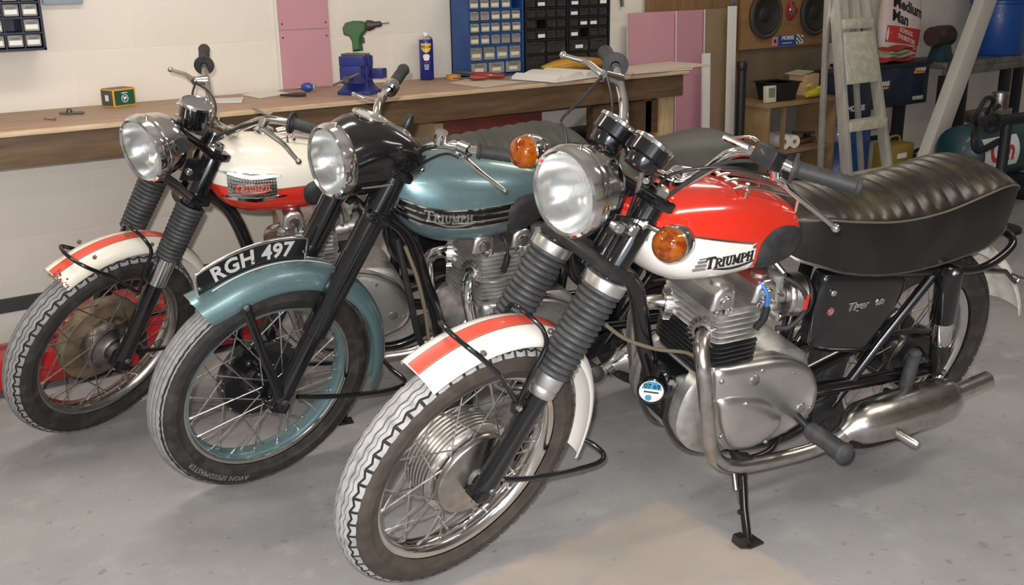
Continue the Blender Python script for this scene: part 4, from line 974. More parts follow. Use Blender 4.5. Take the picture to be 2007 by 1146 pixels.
q = pix(3, 1506, 308, .235, True); MB().box(q, (.045, .055, .042), Matrix.Rotation(rad(-20), 3, 'Y')).build('switch_housing', 'black_satin', hb, xf=S, bev=.006)
lever(hb, S, (.908, .243, 1.113), pix(3, 1520, 345, .235, True), pix(3, 1572, 392, .31, True), pix(3, 1638, 447, .40, True))
lever(hb, S, (.90, -.22, 1.10), pix(3, 1182, 147, -.22, True), pix(3, 1150, 122, -.28, True), pix(3, 1104, 108, -.345, True))
q = pix(3, 1445, 283, .16, True); MB().tube([q+V((0, -.035, 0)), q+V((0, .03, .005))], .007, 8).build('choke_lever_clamp', 'chrome', hb, xf=S); MB().tube(spline([q+V((0, -.03, 0)), q+V((-.02, .01, .018)), q+V((-.01, .04, .022))], 4), .005, 8, flat=(1, .5)).build('choke_lever', 'chrome', hb, xf=S)
wire(hb, [pix(3, 1180, 150, -.215, True), pix(3, 1140, 195, -.20, True), pix(3, 1100, 235, -.17, True), pix(3, 1108, 262, -.14, True), (1.14, -.07, .93)], .0035, 'black_satin', 'brake_cable', S)
wire(hb, [pix(3, 1190, 152, -.21, True), (.96, -.17, 1.06), (1.0, -.13, 1.0), (1.05, -.08, .93)], .0035, 'black_satin', 'throttle_cable', S)
wire(hb, [pix(3, 1512, 345, .23, True), pix(3, 1430, 328, .19, True), pix(3, 1340, 335, .13, True), pix(3, 1290, 365, .09, True), (1.07, .05, .85)], .0035, 'black_satin', 'clutch_cable', S)
wire(hb, [(.93, .22, 1.11), (.955, .15, 1.075), (.985, .09, 1.0), (1.02, .05, .93), (1.06, .03, .88)], .0045, 'rubber', 'wiring_sleeve', S)
wire(B, [pix(3, 1182, 632, .04), pix(3, 1226, 664, .04), pix(3, 1287, 684, .05), pix(3, 1349, 692, .06), pix(3, 1374, 715, .085), pix(3, 1378, 740, .09)], .0048, 'brown_cable', 'clutch_cable')
frame(B)
T3 = Tank([(.555, .855, .785, .055, .822), (.60, .888, .757, .094, .81), (.68, .918, .742, .118, .808), (.76, .940, .739, .131, .81), (.85, .954, .738, .138, .815), (.94, .960, .747, .138, .825), (1.0, .957, .773, .130, .845), (1.035, .948, .805, .116, .868), (1.05, .94, .828, .102, .88)])
zs3 = lambda x: float(np.interp(x, [.758, .945, 1.05], [.843, .887, .909]))
tk = T3.mesh(zs3, .760).build('fuel_tank', ['red_paint', 'white_paint'], B, ang=40)
T3.strip(lambda x: zs3(x)-.002, .0035, .765, .965, .003, 'chrome_flash', 'chrome', tk)
pad = [(p.x, p.y) for p in spline([(.750, .798, 0), (.742, .840, 0), (.70, .862, 0), (.64, .858, 0), (.595, .838, 0), (.575, .812, 0), (.592, .785, 0), (.63, .766, 0), (.69, .760, 0), (.735, .768, 0)], 4, True)]
for s in (1, -1): T3.patch(pad, .009, 'knee_pad', 'rubber', tk, side=s)
serif_word('TRIUMPH', .0215, lambda u, v, w: T3.surf(.838-u, .817+v, w+.002), .003).build('badge_lettering', 'plate_black', tk)
serif_word('TRIUMPH', .0215, lambda u, v, w: T3.surf(.838-u*1.012, .8165+v*1.10, w+.0006), .0014).build('badge_outline', 'aluminium', tk)
for k in range(4): T3.strip(lambda x, k=k: .806+.009*k, .0030, .905, .940-.004*k, .0035, 'badge_wing', 'aluminium', tk)
bolt(tk, T3.surf(.770, .838, .0), (0, 1, .2), .0055, .005, 'chrome', None, 'badge_screw', False)
gr = MB()
for y in (-.062, -.031, 0, .031, .062): gr.tube(spline([(.80, y, T3.ztop(.80, y)+.012), (.76, y, T3.ztop(.76, y)+.020), (.66, y, T3.ztop(.66, y)+.024), (.585, y, T3.ztop(.585, min(.04, abs(y)))+.030)], 4), .0038, 8)
gr.tube([(.765, -.075, T3.ztop(.765, .07)+.018), (.765, .075, T3.ztop(.765, .07)+.018)], .0045, 8); gr.tube([(.60, -.07, T3.ztop(.60, .06)+.036), (.60, .07, T3.ztop(.60, .06)+.036)], .0045, 8)
for x in (.765, .60):
    for y in (-.068, .068): gr.tube([(x, y, T3.ztop(x, min(abs(y), .06))-.004), (x, y, T3.ztop(x, min(abs(y), .06))+.030)], .0048, 8)
gr.build('parcel_grid', 'chrome', tk, ang=60)
MB().lathe([(0, .020), (.02, .019), (.030, .012), (.031, 0)], (.86, -.045, T3.ztop(.86, .045)), (0, -.1, 1), 24).build('filler_cap', 'chrome', tk)
seat(B)
XC = engine(B); exhaust(B, 1, XC); exhaust(B, -1, XC); carb(B, XC, 1); carb(B, XC, -1, False); rear_wheel(B, S)
wire(B, [(.70, .10, .72), (.69, .125, .70), (.685, .128, .66)], .0045, 'blue_plastic_cable', 'plug_lead'); wire(B, [(.685, .128, .665), (.688, .130, .635), (.70, .122, .605)], .009, 'black_satin', 'plug_cap')
wire(B, [(.60, .06, .70), (.57, .09, .69), (.545, .11, .66), (.54, .11, .61), (.57, .105, .575), (.60, .09, .57)], .0065, 'rubber', 'fuel_hose'); MB().lathe([(.0075, -.02), (.0085, -.02), (.0085, .02), (.0075, .02)], (.541, .11, .645), (0, 0, 1), 10, closed=True).build('hose_sleeve', 'ruby', B); MB().tube([(.62, .05, .742), (.60, .075, .715)], [.008, .007], 8).build('fuel_tap', 'chrome_dull', B)
sp_ = [(p.x, p.y) for p in spline([(.512, .700, 0), (.475, .714, 0), (.35, .694, 0), (.225, .672, 0), (.212, .600, 0), (.285, .470, 0), (.325, .458, 0), (.475, .498, 0), (.508, .550, 0)], 3, True)]
spn = MB().dome(sp_, lambda u, v, w: V((u, w, v)), [(1, .085), (1, .112), (.975, .122), (.92, .127), (.8, .1295), (.5, .130), (.05, .130)]).build('side_panel', 'black_paint', B, ang=50)
text('Tiger', .034, lambda x, y, z: V((.375-x-.15*y, .131+z, .613+y)), 'panel_script', 'chrome', spn, bold=.0006, ext=.0012); text('650', .020, lambda x, y, z: V((.300-x, .131+z, .609+y)), 'panel_script', 'chrome', spn, bold=.0006, ext=.0012)
MB().lathe([(0, .003), (.0115, .003), (.0125, 0)], (.468, .128, .612), (0, 1, 0), 20).build('panel_badge', 'enamel_red', spn); MB().lathe([(.004, .0045), (.0085, .0045), (.0085, .003), (.004, .003)], (.468, .128, .612), (0, 1, 0), 16, closed=True).build('badge_ring', 'aluminium', spn)
bolt(spn, V((.478, .127, .668)), (0, 1, 0), .009, .010, 'chrome', None, 'panel_knob', False)
rg = guard('rear_mudguard', 'dirty_white', B, V((0, 0, RW)), .385, .070, .040, 62, 170, None, shape=lambda t: .20*max(0, t-.55)**1.4); q = V((-.33, .07, .54)); MB().tube([(-.07, .12, .64), (-.22, .10, .60), (-.33, .068, .53)], .006, 8).build('rear_stay', 'black_satin', rg); bolt(rg, q, (0, 1, 0), .010, .012, 'chrome_dull')
MB().tube([(-.30, .064, .56), (-.42, .075, .515)], [.006, .005], 8).build('tail_stay', 'chrome_dull', rg)
peg(B, 1); peg(B, -1)
pp = MB().tube([(.16, .12, .30), (.175, .15, .315)], .010, 8).build('pillion_peg', 'black_satin', B); MB().lathe([(.012, -.01)]+[(.018+.0012*(k % 2), .115*k/12) for k in range(13)]+[(.019, .118), (.012, .126), (0, .127)], (.128, .152, .318), (.03, 0, 1), 16).build('pillion_rubber', 'gaiter_rubber', pp, ang=50)
def side_stand(B, lean):
    tl = math.tan(lean)
    so = MB().tube([(.652, .085, .215), (.655, .14, .183), (.681, .20, .105+.04*tl), (.707, .263, .263*tl+.006)], [.013, .0125, .0115, .0115], 10).build('side_stand', 'black_paint', B)
    ft = MB(); ft.slab([(-.03, -.024), (.02, -.028), (.035, -.01), (.035, .012), (.015, .028), (-.03, .024)], lambda u, v, w: V((.707+u, .265+v, (.265+v)*tl+.0008+w)), [(0, 0), (0, .007)])
    ft.slab([(-.005, -.02), (.030, -.02), (.030, .02), (-.005, .02)], lambda u, v, w: V((.715+u+w*.4, .265+v, (.265+v)*tl+.006+w)), [(0, 0), (.006, .030)]); ft.build('stand_foot', 'black_satin', so)
    MB().tube([(.672, .115, .205), (.686, .165, .145)], .008, 10).build('stand_spring', 'steel', so); MB().tube([(.686, .165, .145), (.692, .195, .115), (.69, .205, .108)], .002, 6).build('spring_hook', 'steel', so); MB().tube([(.680, .200, .106), (.700, .205, .108)], .006, 8).build('spring_lug', 'black_paint', so)
side_stand(B, POSE[3][3])
td_ = MB().lathe([(0, -.016), (.030, -.016), (.0345, -.010), (.0345, .004), (.031, .007), (.029, .004)], (.931, .06, .443), (.55, .8, .05), 30).build('tax_disc_holder', 'black_paint', B)
xd, yd, ad = basis((.55, .8, .05))
def dsc(u, v, w): return V((.931, .06, .443))+xd*(-u)*(-1)*-1+yd*v+ad*(w+.0045)
MB().lathe([(.0292, .0046), (0, .0046)], (.931, .06, .443), (.55, .8, .05), 30).build('tax_disc', 'disc_paper', td_)
if (V((0, 0, 1)).dot(yd)) < 0: yd = -yd
if V((-1, 0, 0)).dot(xd) < 0: xd = -xd
def dsc(u, v, w): return V((.931, .06, .443))+xd*u+yd*v+ad*(w+.0050)
MB().slab([(-.024, .006), (.024, .006), (.0205, .019), (.010, .0265), (-.010, .0265), (-.0205, .019)], dsc, [(0, 0), (0, .0004)]).build('disc_band', 'disc_blue', td_); text('07 69', .0175, lambda x, y, z: dsc(x, .0135+y, .0006+z), 'disc_number', 'plate_black', td_, bold=.0003, ext=.0002)
MB().lathe([(0, .0006), (.008, .0006), (.008, 0)], dsc(-.005, -.018, 0), ad, 16).build('disc_stamp', 'disc_blue', td_); MB().slab([(-.018, -.004), (.018, -.004), (.018, .0), (-.018, .0)], dsc, [(0, 0), (0, .0004)]).build('disc_print', 'rubber', td_)
hn = MB(); hn.box((.845, .0, .405), (.07, .12, .13)); hn.lathe([(0, .03), (.045, .028), (.05, .015), (.05, 0)], (.875, .02, .44), (1, .25, 0), 26); hn.build('horn', 'black_paint', B, bev=.008); bolt(B, V((.88, .062, .462)), (.4, 1, 0), .010, .012, 'chrome', None, 'mount_bolt'); bolt(B, V((.83, .064, .345)), (.2, 1, 0), .008, .012, 'chrome_dull', None, 'mount_bolt')
MB().box((.69, .02, .235), (.20, .10, .012)).build('sump_plate', 'cast_aluminium', B, bev=.003)
wire(B, [(.53, .12, .245), (.58, .145, .228), (.64, .15, .224), (.675, .148, .232)], .009, 'black_paint', 'gear_linkage'); MB().box((.672, .15, .235), (.05, .03, .018), Matrix.Rotation(rad(-20), 3, 'Y')).build('brake_pedal', 'black_satin', B, bev=.004)
# =================================================================== middle bike: pale blue with nacelle
B, S = base_bike('motorcycle', 'pale metallic blue motorcycle in the middle with a front number plate', POSE[2])
tyre('front_tyre', B, AX, 'rib', ['tread_dust_clean', 'tyre_groove', 'tyre_side_black', 'tread_groove_dark'], S)
rim(B, AX, 'chrome', S, 'spoke_steel', 'blue_metallic', (.034, .045), (.104, -.030))
def sw(x, y, z): A = rad(-54)+x/.287; r = .2905+y; q = rad(93)+y/.048*0; return AX+V((r*math.cos(A), .0448+z-abs(y)*.1, r*math.sin(A)))
text('AVON SPEEDMASTER', .021, lambda x, y, z: sw(x, y, z), 'tyre_lettering', 'tyre_letter', B, ext=.0006, xf=S, spacing=1.1)
hub = MB().lathe([(0, -.062), (.112, -.058), (.121, -.05), (.121, -.020), (.115, -.018), (.109, -.022), (.060, -.030), (.045, -.030), (.03, -.02), (.026, .02), (.026, .040), (.040, .042), (.040, .048), (.022, .050), (.018, .07), (0, .07)], AX, (0, 1, 0), 48).build('front_hub', 'black_paint', B, xf=S, ang=35)
for j in range(6): a = 2*PI*j/6+.3; bolt(hub, AX+V((.046*math.cos(a), -.029, .046*math.sin(a))), (0, 1, 0), .006, .010, 'chrome', S)
for j in range(10): a = 2*PI*j/10; bolt(hub, AX+V((.118*math.cos(a), -.019, .118*math.sin(a))), (0, 1, 0), .0035, .005, 'chrome_dull', S, 'rivet', False)
fork(B, S, 'nacelle', .715)
g = guard('front_mudguard', 'blue_metallic', B, AX, .378, .066, .062, 57, 198, S, n=60, shape=lambda t: .014*max(0, (.09-t)/.09)**2)
for s in (1, -1): gstrip('white_coachline', 'white_paint', g, AX, .378, .0022, .066, .062, 59, 120, S, .0012, y0=.0125*s)
# curved number plate along the crown
def arc(r0, r1, a0, a1, y0, y1, n=22):
    R = []
    for i in range(n+1):
        A = rad(a0+(a1-a0)*i/n); f = i/n; up = r1(f) if callable(r1) else r1
        R.append([AX+V((r*math.cos(A), y, r*math.sin(A))) for r, y in ((r0, y0), (up, y0), (up, y1), (r0, y1))])
    return MB().rings(R)
up = lambda f: .378+.062*min(1, f/.07+.08)*min(1, (1-f)/.03+.1)
npl = arc(.374, up, 60.5, 107, -.003, .003, 40).build('number_plate', 'plate_black', B, xf=S)
edge = [AX+V((up(i/40)*math.cos(rad(60.5+46.5*i/40)), 0, up(i/40)*math.sin(rad(60.5+46.5*i/40)))) for i in range(41)]
edge = [AX+V((.372*math.cos(rad(58.6)), 0, .372*math.sin(rad(58.6))))]+edge+[AX+V((.376*math.cos(rad(107.6)), 0, .376*math.sin(rad(107.6))))]
MB().tube(edge, .0048, 8).build('plate_surround', 'chrome', npl, xf=S, ang=60)
for s in (1, -1):
    def pf(x, y, z, s=s): A = rad(84.3)+s*x/.4085; r = .4085+y; return AX+V((r*math.cos(A), (.0031+z)*s, r*math.sin(A)))
    text('RGH 497', .058, pf, 'registration_lettering', 'plate_letter', npl, bold=.0016, ext=.0012, xf=S, sx=.98, spacing=1.06)
    for a in (62.6, 84.5, 105.6): bolt(npl, AX+V((.400*math.cos(rad(a)), .003*s, .400*math.sin(rad(a)))), (0, s, 0), .0045, .003, 'chrome_dull', S, 'screw', False)
MB().tube([AX+V((.385*math.cos(rad(59.5)), 0, .385*math.sin(rad(59.5)))), AX+V((.372*math.cos(rad(57.8)), 0, .372*math.sin(rad(57.8))))], [.006, .012], 10).build('plate_foot', 'chrome', npl, xf=S)
for s in (1, -1):
    a = AX+V((.328*math.cos(rad(73)), .071*s, .328*math.sin(rad(73)))); b = AX+V((.010, .105*s, .02)); m_ = (a*.42+b*.58)+V((.004, 0, 0))
    MB().tube([a, a*.8+b*.2, m_, b], [.014, .0125, .012, .015], 8, flat=(.35, 1)).build('mudguard_stay', 'black_paint', g, xf=S); bolt(g, a+V((0, .003*s, 0)), (0, s, 0), .0075, .008, 'chrome_dull', S)
low = [AX+V((-.05, .088, -.014)), AX+V((-.15, .088, -.052)), AX+V((-.30, .086, -.098)), AX+V((-.40, .082, -.118)), AX+V((-.435, .06, -.120)), AX+V((-.43, 0, -.115))]
MB().tube(spline(low+[V((p.x, -p.y, p.z)) for p in low[-2::-1]], 6), .0072, 10).build('lower_stay', 'black_paint', g, xf=S, ang=60)
HC = V((1.2386, 0, .9627))
headlamp(B, HC, S, shell=False)
# nacelle
R = []
for x, zt, zb, w, e in ((1.215, .961+.094, .961-.094, .095, 2.), (1.195, 1.064, .866, .0975, 2.05), (1.165, 1.072, .866, .102, 2.2), (1.13, 1.068, .872, .108, 2.4), (1.09, 1.058, .885, .114, 2.6), (1.05, 1.040, .90, .114, 2.6), (1.02, 1.020, .912, .106, 2.5), (.995, 1.0, .925, .092, 2.4), (.978, .982, .935, .07, 2.3), (.970, .968, .945, .04, 2.)):
    cz = (zt+zb)/2; h = (zt-zb)/2
    R.append([V((x, w*math.copysign(abs(math.cos(a))**(2/e), math.cos(a)), cz+h*math.copysign(abs(math.sin(a))**(2/e), math.sin(a)))) for a in [2*PI*j/44 for j in range(44)]])
nac = MB().rings(R, cap=False).build('nacelle', 'black_paint', B, xf=S, ang=60)
for s in (1, -1): MB().tube(spline([(1.20, .0985*s, .925), (1.13, .110*s, .925), (1.06, .114*s, .928), (1.0, .094*s, .940)], 5), .0035, 8).build('chrome_strip', 'chrome', nac, xf=S, ang=60); bolt(nac, (1.02, .106*s, .945), (0, s, 0), .006, .006, 'chrome', S, 'screw', False)
for y, s_, x, z, r in ((-.012, 1, 1.112, 1.060, .046), (.055, 1, 1.055, 1.030, .024), (-.06, 1, 1.055, 1.030, .024)):
    ax = V((-.33, .35 if y > .02 else (-.35 if y < -.02 else 0), 1)).normalized(); i_ = MB().lathe([(r*.8, -.02), (r, -.004), (r*1.06, .002), (r*1.02, .006), (r*.92, .006), (r*.9, .002)], (x, y, z), ax, 32).build('instrument_bezel', 'chrome', nac, xf=S)
    MB().lathe([(r*.92, .003), (0, .003)], (x, y, z), ax, 32).build('dial', 'disc_paper' if r > .03 else 'dial_face', i_, xf=S); MB().lathe([(r*.92, .005), (r*.5, .0075), (0, .008)], (x, y, z), ax, 28).build('glass', 'clear_glass', i_, xf=S)
b = pix(2, 800, 238, -.02, True); MB().lathe([(0, -.02), (.012, -.018), (.014, 0), (.008, .02), (0, .022)], b, (-.5, 0, 1), 14).build('steering_damper_knob', 'black_satin', nac, xf=S)
MB().lathe([(0, .02), (.018, .018), (.022, .0), (.02, -.02)], pix(2, 688, 402, .03, True), (1, .3, -.2), 18).build('pilot_lamp', 'chrome_dull', B, xf=S)
hbL = [(1.02, .03, .975), (1.024, .095, .990), (1.025, .13, 1.020), (1.023, .18, 1.046), (1.005, .23, 1.058), pix(2, 940, 296, .28, True), pix(2, 1060, 313, .40, True)]
hbR = [(1.02, -.03, .975), (1.015, -.095, .985), (1.012, -.125, 1.010), (.975, -.17, 1.022), (.929, -.22, 1.012), pix(2, 766, 172, -.28, True), pix(2, 790, 138, -.38, True)]
hb = handlebar(B, S, hbL, hbR, flange=False)
MB().lathe([(.012, -.02), (.022, -.02), (.023, .0), (.022, .02), (.012, .02)], pix(2, 766, 172, -.275, True), hbR[-1]-V(hbR[-2]), 20).build('twist_grip_drum', 'chrome', hb, xf=S)
MB().lathe([(0, .022), (.016, .020), (.018, .012), (.018, -.01)], pix(2, 864, 272, .18, True), (.1, .2, 1), 18).build('horn_button', 'chrome', hb, xf=S); MB().lathe([(.0115, -.018), (.016, -.018), (.016, .018), (.0115, .018)], (1.0, .245, 1.060), (-.1, 1, .1), 16, closed=True).build('bar_clamp', 'chrome', hb, xf=S)
lever(hb, S, (.995, .245, 1.056), pix(2, 908, 308, .24, True), pix(2, 945, 340, .30, True), pix(2, 990, 374, .365, True), ballr=.006, flatten=.6)
lever(hb, S, (.925, -.225, 1.010), pix(2, 745, 197, -.22, True), pix(2, 722, 194, -.26, True), pix(2, 693, 184, -.31, True), ballr=.006, flatten=.6)
wire(hb, [pix(2, 742, 200, -.215, True), (.96, -.19, .985), (1.0, -.12, .97)], .0035, 'black_satin', 'brake_cable', S); wire(hb, [pix(2, 905, 312, .235, True), (1.01, .18, 1.02), (1.03, .11, .96), (1.05, .07, .88)], .0035, 'black_satin', 'clutch_cable', S)
frame(B)
T2 = Tank([(.555, .850, .765, .065, .81), (.62, .885, .722, .105, .795), (.72, .915, .697, .138, .79), (.82, .932, .690, .150, .79), (.92, .944, .698, .144, .80), (.99, .946, .728, .127, .82), (1.03, .940, .772, .108, .845), (1.052, .928, .812, .090, .862)])
tk = T2.mesh(lambda x: .8, None, 0, 0).build('fuel_tank', 'blue_metallic', B, ang=40)
zc2 = lambda x: float(np.interp(x, [.74, .85, .935, 1.0, 1.05], [.7925, .793, .797, .810, .828]))
T2.strip(zc2, .0275, .735, 1.052, .0012, 'badge_band', 'plate_black', tk)
for dz in (-.0265, -.0095, .0095, .0265): T2.strip(lambda x, dz=dz: zc2(x)+dz, .0032, .735, 1.053, .0035, 'chrome_band', 'chrome', tk)
serif_word('TRIUMPH', .0215, lambda u, v, w: T2.surf(.930-u*.95, zc2(.930-u)+.004+v, w+.002), .0045).build('badge_lettering', 'aluminium', tk)
pad = [(p.x, p.y) for p in spline([(.752, .775, 0), (.748, .81, 0), (.715, .832, 0), (.66, .832, 0), (.615, .815, 0), (.600, .78, 0), (.615, .745, 0), (.66, .725, 0), (.71, .722, 0), (.742, .738, 0)], 4, True)]
for s in (1, -1): T2.patch(pad, .012, 'knee_pad', 'rubber', tk, side=s)
MB().lathe([(0, .020), (.02, .019), (.030, .012), (.031, 0)], (.83, -.03, T2.ztop(.83, .03)), (0, -.1, 1), 24).build('filler_cap', 'chrome', tk)
seat(B, 'vinyl_grey', False, 'vinyl_grey')
XC = engine(B, 'cast_aluminium'); exhaust(B, 1, XC, True, 'chrome'); exhaust(B, -1, XC, False, 'chrome'); carb(B, XC, 1, False); rear_wheel(B, S, False)
wire(B, [(.74, .06, .72), (.735, .10, .70), (.73, .12, .655), (.74, .12, .615)], .0045, 'black_satin', 'plug_lead'); wire(B, [(.73, .12, .655), (.735, .122, .63), (.74, .118, .605)], .0095, 'black_satin', 'plug_cap')
wire(B, [(1.02, .06, .70), (.985, .07, .60), (.955, .07, .48), (.935, .06, .36), (.92, .03, .30)], .006, 'brown_cable', 'drive_cable'); wire(B, [(1.04, .05, .72), (1.01, .075, .56), (.97, .07, .40), (.90, .05, .30)], .010, 'black_satin', 'wiring_sleeve')
rg = guard('rear_mudguard', 'blue_metallic', B, V((0, 0, RW)), .385, .068, .05, 62, 178, None)
po = [(p.x, p.y) for p in spline([(.512, .700, 0), (.36, .700, 0), (.225, .672, 0), (.212, .600, 0), (.285, .470, 0), (.40, .47, 0), (.508, .550, 0)], 3, True)]
MB().dome(po, lambda u, v, w: V((u, w, v)), [(1, .085), (1, .112), (.975, .122), (.92, .127), (.8, .1295), (.5, .130), (.05, .130)]).build('side_panel', 'black_paint', B, ang=50)
peg(B, 1)
side_stand(B, POSE[2][3])
# =================================================================== far bike: cream over red
B, S = base_bike('motorcycle', 'cream over red motorcycle farthest left, front wheel turned to the wall', POSE[1])
tyre('front_tyre', B, AX, 'zig', ['tread_dust_clean', 'tyre_groove', 'tyre_side_black', 'tread_groove_dark'], S)
rim(B, AX, 'chrome_dull', S, 'steel', None, (.075, .035), (.135, -.020))
hub = MB().lathe([(0, -.055), (.137, -.05), (.145, -.04), (.145, -.012), (.139, -.008), (.088, -.006)], AX, (0, 1, 0), 56).build('front_hub', 'drum_rust', B, xf=S, ang=30)
MB().lathe([(.088, -.006), (.090, .02), (.086, .034), (.078, .038), (.070, .036), (.050, .042), (.042, .050), (.030, .052), (.026, .066), (0, .068)], AX, (0, 1, 0), 48).build('hub_cover', 'steel', hub, xf=S, ang=30)
fork(B, S, 'gaiter_chrome', .735)
g = guard('front_mudguard', 'cream_paint', B, AX, .386, .055, .036, 66, 196, S)
gstrip('centre_stripe', 'red_stripe', g, AX, .386, .013, .055, .036, 66.3, 165, S, .0012)
for y0 in (-.0146, .0146): gstrip('stripe_edge', 'gold_line', g, AX, .386, .0014, .055, .036, 66.3, 165, S, .0011, y0=y0)
rnd = random.Random(5); rs = MB()
for j in range(34):
    y = rnd.uniform(.005, .053); a = 66.2+abs(rnd.gauss(0, 1.6)); A = rad(a); th = math.asin(min(1, y/.055*math.sin(PI/2*.96))); r = .386-.036*(1-math.cos(th))**1.15+.0012
    c_ = AX+V((r*math.cos(A), y, r*math.sin(A))); rs.ball(c_, rnd.uniform(.0015, .0045), 6, sc=(1, 1, .35))
rs.build('rust_spots', 'rust_spot', g, xf=S)['kind'] = 'stuff'
hoop(g, fk(.225, .076, .046), [(.31, 89, .074), (.378, 79, .064), (.400, 76.5, .048), (.407, 75.5, .022), (.408, 75.3, 0)], S)
hoop(g, fk(.225, .076, .040), [(.30, 108.5, .073), (.362, 110, .066), (.392, 107.5, .05), (.405, 106, .022), (.407, 105.5, 0)], S)
bolt(g, fk(.215, .078, .044), (0, 1, 0), .008, .010, 'chrome', S)
for px, py in ((155, 475), (185, 505), (248, 463), (298, 480)): bolt(g, pix(1, px, py, .05 if py > 470 else 0., True), (0, .4, 1), .006, .008, 'drum_rust', S)
low = [AX+V((-.055, .082, -.016)), AX+V((-.15, .086, -.055)), AX+V((-.28, .088, -.095)), AX+V((-.385, .086, -.122)), AX+V((-.425, .07, -.125)), AX+V((-.40, 0, -.105))]
MB().tube(spline(low+[V((p.x, -p.y, p.z)) for p in low[-2::-1]], 6), .0068, 10).build('lower_stay', 'black_paint', g, xf=S, ang=60)
HC = V((1.2648, 0, .9898)); headlamp(B, HC, S)
for s in (1, -1):
    MB().box((1.125, .098*s, .925), (.16, .005, .07), Matrix.Rotation(rad(-22), 3, 'Y')).build('headlamp_bracket', 'black_paint', B, xf=S, bev=.002); bolt(B, (1.185, .096*s, .945), (0, s, 0), .011, .016, 'chrome', S, 'headlamp_bolt', False)
MB().lathe([(0, .01), (.024, .010), (.027, .004), (.027, -.02)], pix(1, 352, 283, .075, True), (.3, 1, .2), 24).build('ammeter_grommet', 'rubber', B, xf=S)
MB().lathe([(0, .03), (.035, .028), (.04, .0), (.03, -.03)], (1.13, .03, .80), (1, .2, -.2), 24).build('horn', 'chrome_dull', B, xf=S)
instrument(B, S, V((1.075, 0, 1.083)), UA*.9+V((.2, 0, .3)), .046, .075); MB().lathe([(0, 0), (.03, 0), (.03, .03), (0, .03)], (1.085, 0, .99), UA, 20).build('instrument_mount', 'black_satin', B, xf=S)
hbL = [(.985, .03, .975), (1.0, .075, .995), (1.011, .10, 1.022), (1.01, .14, 1.06), (.997, .20, 1.107), pix(1, 574, 241, .28, True), pix(1, 660, 265, .40, True)]
hbR = [(.975, -.03, .962), (.955, -.075, .965), (.937, -.10, .969), (.905, -.15, .975), (.873, -.20, .982), pix(1, 400, 127, -.28, True), pix(1, 400, 98, -.37, True)]
hb = handlebar(B, S, hbL, hbR, bar='chrome_dull')
for y in (-.045, .045): MB().lathe([(.0115, -.012), (.019, -.012), (.019, .012), (.0115, .012)], (.98, y, .975), (0, 1, 0), 16, closed=True).build('bar_clamp', 'chrome_dull', hb, xf=S)
lever(hb, S, (1.0, .20, 1.107), pix(1, 512, 250, .21, True), pix(1, 555, 282, .28, True), pix(1, 585, 316, .345, True), 'chrome_dull')
lever(hb, S, (.865, -.21, .985), pix(1, 380, 158, -.23, True), pix(1, 362, 145, -.28, True), pix(1, 334, 136, -.345, True), 'chrome_dull')
q = pix(1, 520, 222, .20, True); MB().tube(spline([q+V((0, -.05, -.01)), q, q+V((0, .03, .015))], 4), .006, 8, flat=(1, .6)).build('choke_lever', 'chrome_dull', hb, xf=S)
wire(hb, [pix(1, 378, 160, -.225, True), pix(1, 405, 176, -.15, True), pix(1, 421, 200, -.06, True), pix(1, 418, 235, .0, True), (1.08, .0, .93)], .0035, 'black_satin', 'brake_cable', S); wire(hb, [pix(1, 385, 158, -.22, True), pix(1, 377, 190, -.17, True), (1.0, -.08, .95)], .0035, 'black_satin', 'throttle_cable', S)
wire(hb, [pix(1, 508, 238, .19, True), pix(1, 465, 252, .13, True), pix(1, 425, 270, .09, True), (1.09, .06, .90)], .0045, 'black_satin', 'clutch_cable', S)
frame(B)
T1 = Tank([(.555, .850, .775, .06, .815), (.62, .885, .735, .10, .80), (.72, .915, .716, .127, .80), (.82, .934, .710, .138, .80), (.92, .944, .715, .139, .805), (.98, .943, .733, .132, .82), (1.02, .936, .765, .116, .838), (1.042, .925, .80, .096, .855)])
zs1 = lambda x: float(np.interp(x, [.60, .773, .915, 1.042], [.812, .812, .810, .836]))
tk = T1.mesh(zs1, None, 0, 1).build('fuel_tank', ['cream_paint', 'red_paint'], B, ang=40)
T1.strip(lambda x: zs1(x), .0016, .60, 1.04, .0012, 'coachline', 'gold_line', tk)
zu = lambda x: float(np.interp(x, [.835, .925, 1.017], [.851, .853, .876])); zl = lambda x: float(np.interp(x, [.817, .915, 1.01], [.793, .785, .799]))
for zf, x0, x1, nm in ((zu, .835, 1.012, 'badge_wing'), (zl, .817, 1.008, 'badge_wing')):
    R = []
    for i in range(31):
        x = x0+(x1-x0)*i/30; hw = .0015+.0095*math.sin(PI*i/30)**.7; r = []
        for dz, o in ((-hw, 0), (-hw*.5, .008), (hw*.5, .008), (hw, 0)): r.append(T1.surf(x, zf(x)+dz, o+.001))
        R.append(r)
    MB().rings(R).build(nm, 'chrome', tk, ang=50)
R = [[T1.surf(.992-.142*i/12, zl(.992-.142*i/12)+.006+(zu(.992-.142*i/12)-zl(.992-.142*i/12)-.012)*j/4, .002) for j in range(5)] for i in range(13)]
gp = MB().rings(R, False, False, 0, wrap=False).build('badge_panel', 'chrome_dull', tk, ang=60)
gm = MB()
for i in range(18):
    x = .988-.134*i/17; gm.tube([T1.surf(x, zl(x)+.006+(zu(x)-zl(x)-.012)*j/4, .0045) for j in range(5)], .0014, 5)
for j in range(6): gm.tube([T1.surf(.99-.138*i/12, zl(.99-.138*i/12)+.008+(zu(.99-.138*i/12)-zl(.99-.138*i/12)-.016)*j/5, .005) for i in range(13)], .0014, 5)
gm.build('badge_grille', 'chrome', gp, ang=60)
serif_word('TRIUMPH', .0165, lambda u, v, w: T1.surf(.922-u, .822+v, w+.006), .003, 1.1).build('badge_lettering', 'red_stripe', gp)
